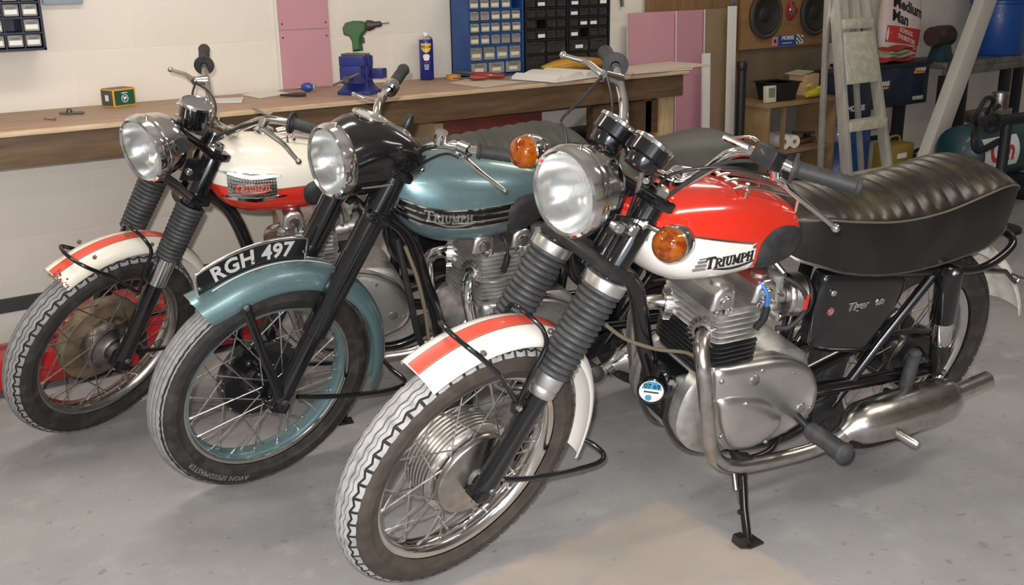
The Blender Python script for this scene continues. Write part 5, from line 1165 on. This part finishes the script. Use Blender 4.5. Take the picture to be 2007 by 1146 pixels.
pad = [(p.x, p.y) for p in spline([(.772, .785, 0), (.765, .812, 0), (.73, .826, 0), (.66, .825, 0), (.62, .80, 0), (.63, .765, 0), (.67, .745, 0), (.73, .738, 0), (.762, .752, 0)], 4, True)]
for s in (1, -1): T1.patch(pad, .011, 'knee_pad', 'rubber', tk, side=s)
MB().lathe([(0, .020), (.02, .019), (.030, .012), (.031, 0)], (.86, -.03, T1.ztop(.86, .03)), (0, -.1, 1), 24).build('filler_cap', 'chrome', tk)
gr = MB()
for y in (-.05, -.017, .017, .05): gr.tube(spline([(.82, y, T1.ztop(.82, y)+.010), (.78, y, T1.ztop(.78, y)+.018), (.66, y, T1.ztop(.66, y)+.022), (.60, y, T1.ztop(.60, y)+.028)], 4), .0038, 8)
gr.tube([(.78, -.06, T1.ztop(.78, .06)+.016), (.78, .06, T1.ztop(.78, .06)+.016)], .0045, 8); gr.tube([(.80, .05, T1.ztop(.80, .05)-.004), (.80, .05, T1.ztop(.80, .05)+.02)], .0045, 8); gr.build('parcel_grid', 'chrome', tk, ang=60)
seat(B, 'vinyl_grey', True, 'vinyl_grey')
XC = engine(B, 'cast_aluminium'); exhaust(B, 1, XC, True, 'chrome_dull'); exhaust(B, -1, XC, False, 'chrome_dull'); carb(B, XC, 1, False); rear_wheel(B, S, False)
guard('rear_mudguard', 'cream_paint', B, V((0, 0, RW)), .385, .066, .038, 62, 172, None)
po = [(p.x, p.y) for p in spline([(.512, .700, 0), (.36, .700, 0), (.225, .672, 0), (.212, .600, 0), (.285, .470, 0), (.40, .47, 0), (.508, .550, 0)], 3, True)]
MB().dome(po, lambda u, v, w: V((u, w, v)), [(1, .085), (1, .112), (.975, .122), (.92, .127), (.8, .1295), (.5, .130), (.05, .130)]).build('side_panel', 'black_paint', B, ang=50)
side_stand(B, POSE[1][3])
# ------------------------------------------------------------------ red lift behind the far wheel
mat('jack_red', (.42, .012, .016), .35, 0, .4, var=((.30, .01, .012), 7, .45, .7))
rj = thing('workshop_lift', 'low red metal workshop lift on the floor by the back wall', 'lift', (1.05, 3.86, 0))
b = MB(); b.slab([(-.32, -.12), (.42, -.12), (.42, .12), (-.32, .12)], lambda u, v, w: V((u, v, w)), [(0, .03), (0, .24), (.02, .26)]); b.build('body', 'jack_red', rj, bev=.006)
MB().box((-.62, 0, .085), (.60, .20, .11)).build('front_beam', 'jack_red', rj, bev=.006)
for x in (-.06, .30): MB().box((x, -.124, .14), (.035, .008, .22)).build('black_strap', 'black_satin', rj)
b = MB(); b.box((.10, -.1225, .17), (.10, .003, .06)); b.build('white_panel', 'print_white', rj); b = MB(); b.box((.10, -.1245, .185), (.012, .002, .030)); b.box((.10, -.1245, .155), (.012, .002, .030)); b.build('panel_mark', 'jack_red', rj)
for x in (-.80, -.25, .36):
    for y in (-.09, .09): MB().lathe([(0, -.015), (.03, -.015), (.03, .015), (0, .015)], (x, y, .03), (0, 1, 0), 16).build('caster', 'black_satin', rj)
# ------------------------------------------------------------------ sheets leaning by the bench end
mat('board_tan', (.26, .185, .105), .8, var=((.22, .15, .085), 4, .4, .7)); mat('board_white', (.70, .67, .63), .8)
mat('pink_dark', (.50, .24, .29), .8, var=((.46, .215, .265), 2, .4, .7))
def sheet(name, label, X0, X1, z1, off, th, face, edge, lean=.03):
    """board standing on the floor and leaning back on the wall"""
    t = thing(name, label, 'board', ((X0+X1)/2, YW-off, .002), (-lean, 0, 0), None)
    w = X1-X0
    MB().box((0, -th/2, z1/2), (w, .004, z1)).build('face', face, t); MB().box((0, 0, z1/2), (w+.001, th-.004, z1)).build('core', edge, t)
    return t
sheet('plasterboard_sheet', 'rearmost wide pink plasterboard sheet leaning behind the bench end', 3.70, 4.28, 1.172, .10, .0125, 'pink_board', 'plaster_white')
sheet('plasterboard_sheet', 'front pink plasterboard sheet leaning against the other pink one', 4.02, 4.41, 1.172, .125, .0125, 'pink_dark', 'plaster_white')
sheet('fibreboard_sheet', 'brown fibreboard sheet leaning right of the pink boards', 4.205, 4.42, 1.176, .15, .012, 'board_tan', 'plaster_white')
sheet('board_offcut', 'short white board offcut leaning on the brown sheet', 4.115, 4.168, .955, .235, .012, 'board_white', 'board_white', .04)
sheet('plaster_strip', 'tall thin white plaster strip leaning left of its twin', 4.315, 4.345, 1.19, .215, .012, 'board_white', 'plaster_white')
sheet('plaster_strip', 'tall thin white plaster strip nearest the wooden panel', 4.352, 4.378, 1.19, .21, .012, 'board_white', 'plaster_white')
# ------------------------------------------------------------------ wooden panelling with loudspeakers
mat('panel_wood', (.235, .13, .055), .55, var=((.17, .09, .036), 4, .35, .7, (7, 7, 1))); mat('baffle_wood', (.30, .165, .07), .5, var=((.22, .115, .046), 4, .35, .7, (1, 1, 7)))
mat('panel_grey', (.17, .12, .075), .7, var=((.12, .085, .055), 5, .35, .7))
dp = thing('wooden_panel', 'tall brown boarded panel standing against the wall behind the leaning sheets', 'panel', (4.6, YW-.03, 0))
for i in range(6): MB().box((-.74+.245*i+.1225, 0, .85), (.241, .022, 1.69)).build('plank', 'panel_wood', dp, bev=.002, seg=1)
mat('latch_metal', (.42, .42, .42), .35, .9)
MB().box((-.105, -.018, 1.205), (.05, .014, .03)).build('latch', 'latch_metal', dp, bev=.004)
MB().box((.35, -.016, .78), (.76, .012, .34)).build('lower_board', 'panel_grey', dp)
MB().box((.36, -.024, .76), (.42, .012, .07), Matrix.Rotation(rad(-33), 3, 'Y')).build('diagonal_strip', 'panel_grey', dp)  # slanting strip across the lower board, in the same grey-brown
sb = thing('speaker_board', 'varnished wooden board holding two round loudspeakers', 'board', (4.935, YW-.065, .945))
MB().box((0, 0, .33), (.80, .022, .66)).build('baffle', 'baffle_wood', sb, bev=.003)
mat('speaker_cone', (.018, .017, .016), .6); mat('speaker_ring', (.055, .042, .03), .45)
for x in (-.215, .215):
    sp = MB().lathe([(.112, .012), (.128, .012), (.134, .028), (.120, .036), (.108, .030), (.108, .012)], (x, 0, .185), (0, -1, 0), 36, closed=True).build('speaker_ring', 'speaker_ring', sb)
    MB().lathe([(.109, .026), (.100, .030), (.09, .022), (.045, .014), (.035, .022), (0, .026)], (x, 0, .185), (0, -1, 0), 36).build('speaker_cone', 'speaker_cone', sp)
bd = thing('car_badge', 'red enamel car badge with a chrome centre between the loudspeakers', 'badge', (4.935, YW-.0785, 1.145))
pol = [(.05*math.cos(a)*(1 if math.cos(a) > 0 else .75), .055*math.sin(a)) for a in [2*PI*j/14 for j in range(14)]]; pol[0] = (.062, 0)
MB().slab(pol, lambda u, v, w: V((u, -w, v)), [(0, 0), (0, .005), (.006, .009)]).build('shield', 'enamel_red', bd)
b = MB(); b.lathe([(0, .016), (.014, .014), (.018, .008)], (0, 0, .004), (0, -1, 0), 16)
for j in range(8): a = 2*PI*j/8; b.box((.024*math.cos(a), -.010, .004+.024*math.sin(a)), (.016, .004, .004), Matrix.Rotation(-a, 3, 'Y'))
b.build('rosette', 'chrome_dull', bd)
mat('sticker_blue', (.02, .06, .26), .35); mat('sticker_red', (.5, .03, .03), .4)
sk = thing('sticker', 'blue sticker with flag and chequered ends below the loudspeakers', 'sticker', (4.925, YW-.0772, .980))
MB().box((0, 0, 0), (.17, .0012, .058)).build('blue_field', 'sticker_blue', sk)
uf = MB(); uf.box((-.105, 0, 0), (.05, .0012, .05)); uf.build('flag', 'sticker_blue', sk)
for mm, w in (('print_white', .012), ('sticker_red', .006)):
    b = MB(); y = -.0012 if mm == 'print_white' else -.002
    for ang, l in ((0, .05), (90, .05), (45, .064), (-45, .064)): b.box((-.105, y, 0), (l, .0008, w), Matrix.Rotation(rad(ang), 3, 'Y'))
    b.build('flag_cross', mm, sk)
ck = MB(); 
for i in range(5):
    for j in range(4):
        if (i+j) % 2: ck.box((.088+i*.011, -.0012, -.018+j*.012+i*.003), (.011, .0008, .012))
ck.build('chequers', 'plate_black', sk); MB().box((.11, -.0004, .004), (.058, .0012, .052)).build('chequer_field', 'print_white', sk)
text('MORRIS', .030, lambda x, y, z: V((x+.005, -.0016-z, .014+y)), 'lettering', 'print_white', sk, bold=.0008, ext=.0003)
MB().box((.0, -.0012, -.014), (.085, .0008, .004)).build('small_print', 'print_white', sk)
# black pipe, shelving unit with clutter
pt = thing('plastic_pipe', 'black plastic pipe standing upright beside the brown sheets', 'pipe', (4.345, 3.93, .002), (rad(0), rad(-1.5), 0))
MB().lathe([(.019, 0), (.025, 0), (.025, .90), (.019, .90)], (0, 0, 0), (0, 0, 1), 18, closed=True).build('pipe_wall', 'black_plastic', pt); MB().lathe([(.0251, .86), (.028, .865), (.028, .90), (.0251, .905)], (0, 0, 0), (0, 0, 1), 18, closed=True).build('socket', 'black_plastic', pt)
mat('shelf_wood', (.30, .19, .095), .7, var=((.20, .11, .05), 7, .35, .7)); mat('shelf_back', (.20, .195, .185), .8)
SX, SY = 4.76, 3.98
su = thing('shelf_unit', 'small wooden shelf unit beside the stepladder', 'shelf', (SX, SY, 0))
for x in (-.30, .265): MB().box((x, 0, .33), (.022, .28, .656)).build('side_panel', 'shelf_wood', su, bev=.002)
MB().box((-.018, 0, .668), (.62, .30, .022)).build('top_board', 'shelf_wood', su, bev=.002)
for z in (.05, .40): MB().box((-.018, 0, z), (.54, .28, .02)).build('shelf_board', 'shelf_wood', su, bev=.002)
MB().box((-.018, .132, .34), (.54, .008, .64)).build('back_panel', 'shelf_back', su); MB().box((-.16, -.12, .53), (.02, .02, .24)).build('divider', 'shelf_wood', su)
Z0 = .680
tr = thing('plastic_tray', 'black plastic tray on top of the shelf unit', 'tray', (SX-.12, SY-.03, Z0))
b = MB(); b.slab([(-.085, -.09), (.085, -.09), (.085, .09), (-.085, .09)], lambda u, v, w: V((u, v, w)), [(.018, 0), (0, .10), (.006, .10), (.022, .006)]); b.build('tub', 'black_plastic', tr, bev=.004)
MB().slab([(-.092, -.097), (.092, -.097), (.092, .097), (-.092, .097)], lambda u, v, w: V((u, v, w)), [(0, .096), (0, .102), (.008, .102), (.008, .096)]).build('rim', 'black_plastic', tr)
mat('pack_green', (.16, .22, .12), .6); mat('pack_cream', (.58, .55, .40), .6)
pk2 = thing('packet', 'cream and green packet leaning left of the black tray', 'packet', (SX-.245, SY-.09, Z0), (rad(-4), 0, 0))
MB().box((0, 0, .045), (.075, .03, .09)).build('packet_body', 'pack_cream', pk2, bev=.004); MB().box((0, -.0155, .052), (.05, .001, .05)).build('printed_panel', 'pack_green', pk2)
mat('yellow_plastic', (.62, .52, .03), .4); mat('peach_card', (.60, .38, .21), .7); mat('pink_tub', (.48, .09, .08), .5)
yt = thing('spray_bottle', 'yellow trigger spray head lying on the shelf unit', 'bottle', (SX+.09, SY-.115, Z0))
MB().tube(spline([(-.06, 0, .025), (0, 0, .03), (.05, .01, .028), (.08, .01, .02)], 4), [.018, .026, .024, .012], 10).build('body', 'yellow_plastic', yt); MB().tube([(-.02, 0, .05), (-.05, -.01, .075), (-.08, -.01, .072)], [.012, .012, .008], 8).build('nozzle', 'yellow_plastic', yt); MB().tube([(.02, 0, .05), (.05, -.02, .065)], [.01, .006], 8).build('trigger', 'yellow_plastic', yt)
pc = thing('card_box', 'peach cardboard box on the right of the shelf unit', 'box', (SX+.19, SY+.04, Z0))
MB().box((0, 0, .06), (.12, .12, .12)).build('carton', 'peach_card', pc, bev=.003); MB().box((-.045, 0, .128), (.11, .12, .003), Matrix.Rotation(rad(-8), 3, 'Y')).build('flap', 'pack_cream', pc)
rt = thing('pot', 'small red plastic pot beside the black tray', 'pot', (SX+.012, SY-.02, Z0))
MB().lathe([(0, 0), (.026, 0), (.034, .055), (.036, .06), (.032, .06), (.024, .004), (0, .004)], (0, 0, 0), (0, 0, 1), 18).build('pot_wall', 'pink_tub', rt)
for i, (x, z, r, lb) in enumerate(((-.10, .452, .042, 'upper white paper roll on the shelf below the tray'), (-.015, .446, .036, 'lower white paper roll lying right of the other roll'))):
    t = thing('paper_roll', lb, 'roll', (SX+x, SY-.02, z)); MB().lathe([(.014, -.09), (r, -.09), (r, .09), (.014, .09)], (0, 0, 0), (.25, 1, 0), 22, closed=True).build('roll', 'paper', t)
    MB().lathe([(.011, -.092), (.0138, -.092), (.0138, .092), (.011, .092)], (0, 0, 0), (.25, 1, 0), 14, closed=True).build('core', 'peach_card', t)
t = thing('shelf_tool', 'dark hand tool lying on the lower shelf right of the rolls', 'tool', (SX+.13, SY-.03, .418)); MB().box((0, 0, .012), (.17, .05, .02), Matrix.Rotation(rad(-4), 3, 'Y')).build('handle', 'dark_timber', t, bev=.006); MB().box((0, .0, .055), (.18, .02, .012), Matrix.Rotation(rad(6), 3, 'Y')).build('blade', 'tool_steel', t); MB().box((.03, 0, .034), (.03, .03, .03)).build('grip', 'black_plastic', t)
# ------------------------------------------------------------------ stepladder
mat('ladder_alu', (.50, .50, .47), .45, .55, var=((.62, .60, .52), 26, .42, .6, (1, 1, .25)), bump=(60, .2, .003)); mat('ladder_tread', (.46, .44, .36), .6, .1, var=((.60, .57, .47), 30, .4, .65))
sl = thing('stepladder', 'paint-spattered aluminium stepladder standing before the dark cabinets', 'ladder', (4.9, 3.5, 0))
def lp(px, py, y): q = ony(px, py, y); return V((q.x-4.9, q.y-3.5, q.z))
A1, A2 = lp(1637, 0, 3.58), lp(1660, 345, 3.40); B1, B2 = lp(1695, 0, 3.58), lp(1742, 345, 3.40)
def down(a, c, z): t = (a.z-z)/(a.z-c.z); return a+(c-a)*t
mat('ladder_foot', (.03, .03, .03), .6)
for a, c in ((A1, A2), (B1, B2)):
    lo = down(a, c, .02); hi = down(a, c, 1.52); d = (lo-hi)
    b = MB(); s_ = MB()
    P = []
    for q in (lo, hi): P += [q+V((-.013, -.03, 0)), q+V((.013, -.03, 0)), q+V((.013, .03, 0)), q+V((-.013, .03, 0))]
    b.hexa(P); b.build('stile', 'ladder_alu', sl, bev=.003); MB().box(lo+V((0, 0, -.006)), (.034, .07, .028)).build('foot', 'ladder_foot', sl, bev=.004)
A3, A4 = lp(1622, 0, 3.60), lp(1607, 345, 3.68); B3, B4 = lp(1672, 60, 3.62), lp(1688, 330, 3.68)
for a, c in ((A3, A4), (B3, B4)):
    lo = down(a, c, .02); hi = down(a, c, 1.45); P = []
    for q in (lo, hi): P += [q+V((-.012, -.014, 0)), q+V((.012, -.014, 0)), q+V((.012, .014, 0)), q+V((-.012, .014, 0))]
    MB().hexa(P).build('back_leg', 'ladder_alu', sl, bev=.003); MB().box(lo+V((0, 0, -.006)), (.032, .04, .028)).build('foot', 'ladder_foot', sl, bev=.004)
for z in (.045, .315, .585, 1.10, 1.36):
    a = down(A1, A2, z); c = down(B1, B2, z); mid = (a+c)/2
    MB().box(mid, ((c-a).length-.02, .09, .05)).build('tread', 'ladder_tread', sl, rot=None, bev=.006)
a, c, e, f = down(A1, A2, 1.06), down(B1, B2, 1.06), down(B1, B2, .80), down(A1, A2, .80)
P = [q+V((k, -.035+dy, 0)) for dy in (0, .02) for q, k in ((f, .013), (e, -.013), (c, -.013), (a, .013))]
MB().hexa(P).build('platform', 'ladder_tread', sl, bev=.004)
# ------------------------------------------------------------------ dark cabinets, drum, crates beyond the ladder
mat('cabinet_navy', (.012, .018, .042), .45, 0, .2); mat('logo_orange', (.75, .33, .02), .5); mat('drum_blue', (.010, .055, .20), .4, 0, .2); mat('ochre', (.28, .19, .03), .6); mat('steel_dark', (.035, .035, .04), .5, .5)
CX, CY = 5.73, 4.06
mk = thing('oil_cabinet', 'navy oil cabinet with white and orange lettering behind the stepladder', 'cabinet', (CX, CY, 0))
MB().box((0, 0, .675), (.62, .26, .24)).build('cabinet_body', 'cabinet_navy', mk, bev=.006); MB().box((0, 0, .805), (.64, .29, .02)).build('lid', 'steel_dark', mk, bev=.004)
for x in (.28,): MB().box((x, .06, .277), (.035, .035, .553)).build('leg', 'steel_dark', mk)
MB().box((-.28, .06, .277), (.035, .035, .553)).build('leg', 'steel_dark', mk); MB().box((0, .06, .33), (.54, .025, .025)).build('cross_rail', 'steel_dark', mk)
def logo(x, z, sc, par, full=True):
    text('MORRIS', .042*sc, lambda u, v, w: V((x+u, -.1325-w, z+v)), 'lettering', 'white_label', par, bold=.0015*sc, ext=.0004)
    if full:
        MB().box((x+.0, -.1315, z-.028*sc), (.13*sc, .002, .014*sc)).build('orange_bar', 'logo_orange', par)
        MB().slab([(x-.115*sc, z-.034*sc), (x-.07*sc, z-.034*sc), (x-.085*sc, z+.02*sc)], lambda u, v, w: V((u, -.1305-w, v)), [(0, 0), (0, .002)]).build('orange_mark', 'logo_orange', par)
logo(-.16, .70, .9, mk); logo(.22, .765, .65, mk); logo(.21, .59, .75, mk, False)
dk = thing('oil_drum', 'blue oil drum standing on the floor behind the ladder', 'drum', (5.24, 3.975, 0))
MB().lathe([(0, 0), (.178, 0), (.183, .01), (.183, .18), (.189, .19), (.183, .20), (.183, .39), (.189, .40), (.183, .41), (.183, .50)], (0, 0, 0), (0, 0, 1), 32).build('barrel', 'drum_blue', dk)
MB().lathe([(.183, .50), (.187, .505), (.187, .525), (.17, .525), (.165, .515), (0, .515)], (0, 0, 0), (0, 0, 1), 32).build('drum_lid', 'drum_blue', dk)
nb = thing('oil_box', 'navy metal box with white lettering standing on the blue drum', 'box', (5.225, 3.99, .527))
MB().box((0, 0, .13), (.33, .25, .26)).build('box_body', 'cabinet_navy', nb, bev=.006); MB().box((0, 0, .265), (.335, .26, .012)).build('box_lid', 'steel_dark', nb, bev=.003)
text('MORRIS', .045, lambda u, v, w: V((.02+u, -.126-w, .06+v)), 'lettering', 'white_label', nb, bold=.0014, ext=.0005)
cg = thing('fuel_can', 'ochre can on the floor behind the stepladder', 'can', (5.58, 3.82, .16))
MB().box((0, 0, .10), (.20, .15, .20)).build('can_body', 'ochre', cg, bev=.012); MB().box((-.02, -.0765, .13), (.09, .002, .03)).build('label', 'white_label', cg); MB().tube(spline([(-.06, 0, .2), (-.04, 0, .235), (.04, 0, .235), (.06, 0, .2)], 4), .007, 8).build('handle', 'ochre', cg)
lb_ = thing('timber_block', 'low dark timber plinth under the ochre can', 'block', (5.58, 3.82, 0)); MB().box((0, 0, .079), (.24, .2, .158)).build('plinth', 'dark_timber', lb_, bev=.004)
yc = thing('toolbox', 'yellow and black toolbox low on the floor right of the ladder', 'toolbox', (5.86, 3.80, 0)); MB().box((0, 0, .12), (.26, .2, .24)).build('box_body', 'black_plastic', yc, bev=.01); MB().box((.03, -.101, .19), (.18, .004, .06)).build('yellow_panel', 'yellow_plastic', yc); MB().tube(spline([(-.1, 0, .24), (-.08, 0, .29), (.08, 0, .29), (.1, 0, .24)], 4), .01, 8).build('handle', 'black_plastic', yc)
# things on the navy cabinet
mat('tub_grey', (.32, .29, .25), .5); mat('tub_pink', (.50, .10, .22), .5); mat('sack_white', (.70, .60, .56), .6, var=((.62, .48, .44), 5, .4, .7)); mat('sack_red', (.55, .045, .035), .5); mat('cloth_red', (.42, .04, .03), .6); mat('cloth_cream', (.40, .37, .28), .7)
pb = thing('plastic_tub', 'grey tub with a pink label seen through the ladder top', 'tub', (CX-.225, CY+.02, .816))
MB().slab([(-.075, -.06), (.075, -.06), (.075, .06), (-.075, .06)], lambda u, v, w: V((u, v, w)), [(.01, 0), (0, .02), (0, .17), (.02, .19)]).build('tub_body', 'tub_grey', pb, bev=.006); MB().box((0, -.061, .13), (.10, .003, .055)).build('label', 'tub_pink', pb); MB().lathe([(0, 0), (.018, 0), (.018, .02), (0, .02)], (.045, 0, .19), (0, 0, 1), 14).build('cap', 'black_plastic', pb)
sk2 = thing('cement_sack', 'red and white plastic sack with black brush lettering', 'sack', (CX+.16, CY+.01, .828), (rad(-5), rad(4), 0))
R = []
for i in range(13):
    t = i/12; w = .20*(.86+.14*math.sin(PI*t))*(1-.06*t); d = .055*math.sin(PI*(.15+.7*t))**.7; x0 = .02*t
    R.append([V((x0+w*math.copysign(abs(math.cos(a))**.45, math.cos(a)), d*math.copysign(abs(math.sin(a))**.9, math.sin(a)), 0.46*t)) for a in [2*PI*j/24 for j in range(24)]])
MB().rings(R).build('sack_body', 'sack_white', sk2, ang=60)
def sf(u, v, w):                 # front face of the sack
    t = min(max(v/.46, 0), 1); d = .055*math.sin(PI*(.15+.7*t))**.7; wd = .20*(.86+.14*math.sin(PI*t))*(1-.06*t)
    q = min(abs(u/wd), .97); c = q**(1/.45); return V((u+.02*t, -d*(math.sqrt(max(0, 1-c*c))**.9)-.0015-w, v))
def sstrip(z0, z1, x0, x1, name, m_):
    mb = MB(); n = 14
    mb.rings([[sf(x0+(x1-x0)*i/n, z0+(i/n-.5)*-.02, 0), sf(x0+(x1-x0)*i/n, z1+(i/n-.5)*-.02, 0)] for i in range(n+1)], False, False, 0, wrap=False); return mb.build(name, m_, sk2, ang=60)
sstrip(.085, .185, -.175, .165, 'red_panel', 'sack_red'); sstrip(.02, .032, -.10, .165, 'red_line', 'sack_red'); sstrip(.045, .06, -.10, .165, 'red_line', 'sack_red'); sstrip(.375, .392, -.10, .15, 'red_line', 'sack_red'); sstrip(.402, .416, -.10, .15, 'red_line', 'sack_red')
def tilt(u, v): return u, v-u*.22
text('Medium', .092, lambda x, y, z: sf(*tilt(x+.005, .305+y), z), 'lettering', 'plate_black', sk2, bold=.003, ext=.0006)
text('Man', .092, lambda x, y, z: sf(*tilt(x-.07, .222+y), z), 'lettering', 'plate_black', sk2, bold=.003, ext=.0006)
text('SCHOOL', .036, lambda x, y, z: sf(*tilt(x+.0, .155+y), z+.001), 'pale_lettering', 'sack_white', sk2, bold=.001, ext=.0006)
text('THURSTON', .036, lambda x, y, z: sf(*tilt(x+.01, .115+y), z+.001), 'pale_lettering', 'sack_white', sk2, bold=.001, ext=.0006)
text('70', .045, lambda x, y, z: sf(x+.12, .072+y, z+.001), 'pale_lettering', 'sack_red', sk2, bold=.001, ext=.0006)
cl = thing('folded_cloth', 'folded stack of red and cream cloth before the red and white sack', 'cloth', (CX-.02, CY-.10, .824))
for i, (m_, z, w) in enumerate((('cloth_red', .0, .26), ('cloth_cream', .022, .20), ('cloth_cream', .045, .17), ('cloth_red', .068, .22))):
    R = [[V(((t-.5)*w*1.0, math.cos(a)*.05, z+.012+math.sin(a)*.012+.006*math.sin(7*t+i))) for a in [2*PI*j/10 for j in range(10)]] for t in [k/8 for k in range(9)]]
    MB().rings(R).build('fold', m_, cl, ang=60)
# ------------------------------------------------------------------ leaning white beam, metal bench, drum, machine
mat('beam_white', (.64, .61, .55), .6, var=((.58, .55, .49), 3, .4, .7))
q0, q1 = ony(1932, 0, 3.80), ony(1806, 345, 3.62); d = (q1-q0); lo = q0+d*((q0.z-.03)/(q0.z-q1.z)); hi = q0-d*.55
bm_ = thing('leaning_beam', 'white box-section beam leaning across the right of the garage', 'beam', lo)
dd = (hi-lo); xx = dd.cross(V((0, -1, 0))).normalized(); xx = xx if xx.x > 0 else -xx; yy = dd.cross(xx).normalized()
P = []
for q in (V((0, 0, 0)), dd): P += [q-xx*.068-yy*.035, q+xx*.068-yy*.035, q+xx*.068+yy*.035, q-xx*.068+yy*.035]
MB().hexa(P).build('beam_body', 'beam_white', bm_, bev=.006)
mat('bench_steel', (.26, .25, .23), .5, .6, var=((.14, .12, .10), 12, .4, .7)); mat('machine_teal', (.012, .05, .062), .45, 0, .2); mat('drum_blue2', (.012, .075, .32), .4, 0, .2); mat('motor_brown', (.05, .03, .025), .5)
mb_ = thing('metal_bench', 'steel-framed bench at the right under the blue drum', 'bench', (6.80, 4.01, 0))
MB().box((0, 0, .785), (1.5, .38, .035)).build('top', 'bench_steel', mb_, bev=.004); MB().box((0, -.175, .745), (1.5, .03, .045)).build('front_rail', 'bench_steel', mb_, bev=.003)
for x in (-.70, .0, .70):
    for y in (-.15, .15): MB().box((x, y, .36), (.055, .055, .72)).build('leg', 'steel_dark', mb_, bev=.003)
bd2 = thing('plastic_drum', 'bright blue plastic drum standing on the metal bench', 'drum', (6.86, 3.99, .803))
MB().lathe([(0, 0), (.165, 0), (.18, .02), (.185, .3), (.175, .34), (.18, .36), (.18, .48), (.15, .52), (0, .525)], (0, 0, 0), (0, 0, 1), 32).build('drum_body', 'drum_blue2', bd2)
MB().lathe([(.17, .325), (.19, .335), (.19, .350), (.17, .360)], (0, 0, 0), (0, 0, 1), 32, closed=True).build('hoop', 'drum_blue2', bd2)
mo = thing('bench_grinder', 'dark brown bench grinder on the left end of the metal bench', 'grinder', (6.22, 3.98, .803))
MB().lathe([(0, -.09), (.05, -.085), (.065, -.06), (.065, .06), (.05, .085), (0, .09)], (0, 0, .15), (1, 0, 0), 18).build('motor', 'motor_brown', mo); MB().slab([(-.06, -.06), (.06, -.06), (.06, .06), (-.06, .06)], lambda u, v, w: V((u, v, w)), [(0, 0), (.005, .02), (.02, .10)]).build('pedestal', 'machine_teal', mo, bev=.004); MB().lathe([(0, 0), (.06, 0), (.06, .02), (0, .02)], (-.115, 0, .15), (1, 0, 0), 18).build('wheel', 'motor_brown', mo)
tm = thing('compressor', 'teal air compressor with red and white lettering under the metal bench', 'compressor', (5.98, 3.42, 0))
MB().lathe([(0, -.42), (.11, -.40), (.165, -.34), (.17, -.1), (.17, .3), (.15, .36), (0, .40)], (0, 0, .33), (1, 0, 0), 28).build('tank', 'machine_teal', tm)
for x in (-.25, .25): MB().box((x, 0, .08), (.05, .26, .16)).build('foot', 'steel_dark', tm, bev=.004)
def ts(u, v, w): a = -PI/2+v/.171; return V((u, math.cos(PI/2+v/.171+PI*.0)*0-(.171+w)*math.cos(v/.171), .33+(.171+w)*math.sin(v/.171)))
def tstrip(x0, x1, v0, v1, nm, m_, w): n = 6; return MB().rings([[ts(x0, v0+(v1-v0)*i/n, w), ts(x1, v0+(v1-v0)*i/n, w)] for i in range(n+1)], False, False, 0, wrap=False).build(nm, m_, tm, ang=60)
tstrip(-.36, .0, -.07, .11, 'white_panel', 'print_white', .0015)
text('Gm', .17, lambda x, y, z: ts(-.18+x, .02+y, .003+z), 'lettering', 'sack_red', tm, bold=.006, ext=.0006)
mu = MB(); mu.box((-.05, .02, .53), (.30, .12, .07)); mu.lathe([(0, 0), (.05, 0), (.05, .10), (0, .11)], (.02, .0, .56), (0, 0, 1), 16); mu.build('pump', 'steel', tm, bev=.004)
mat('hose_black', (.02, .02, .02), .5)
MB().tube(spline([(-.28, -.05, .50), (-.38, -.10, .56), (-.34, -.12, .66), (-.22, -.10, .64), (-.18, -.04, .55)], 6), .012, 8).build('hose', 'hose_black', tm)
MB().tube(spline([(-.30, -.06, .48), (-.44, -.14, .45), (-.42, -.16, .38), (-.25, -.18, .42)], 6), .02, 8).build('belt_guard', 'steel_dark', tm)
ms = thing('drill_stand', 'dark pillar machine stand beside the compressor', 'stand', (5.36, 3.0, 0))
MB().lathe([(0, 0), (.14, 0), (.14, .02), (.05, .04), (.028, .06), (.028, .62), (0, .62)], (0, 0, 0), (0, 0, 1), 20).build('pillar', 'steel_dark', ms)
b = MB(); b.tube([(-.20, .02, .60), (.16, -.02, .60)], .03, 10); b.tube([(-.16, 0, .60), (-.16, 0, .66), (-.10, 0, .68)], .014, 8); b.build('head', 'steel_dark', ms)
MB().lathe([(.04, -.01), (.055, -.01), (.055, .01), (.04, .01)], (-.19, -.03, .60), (.3, 1, 0), 20, closed=True).build('hand_wheel', 'steel_dark', ms)
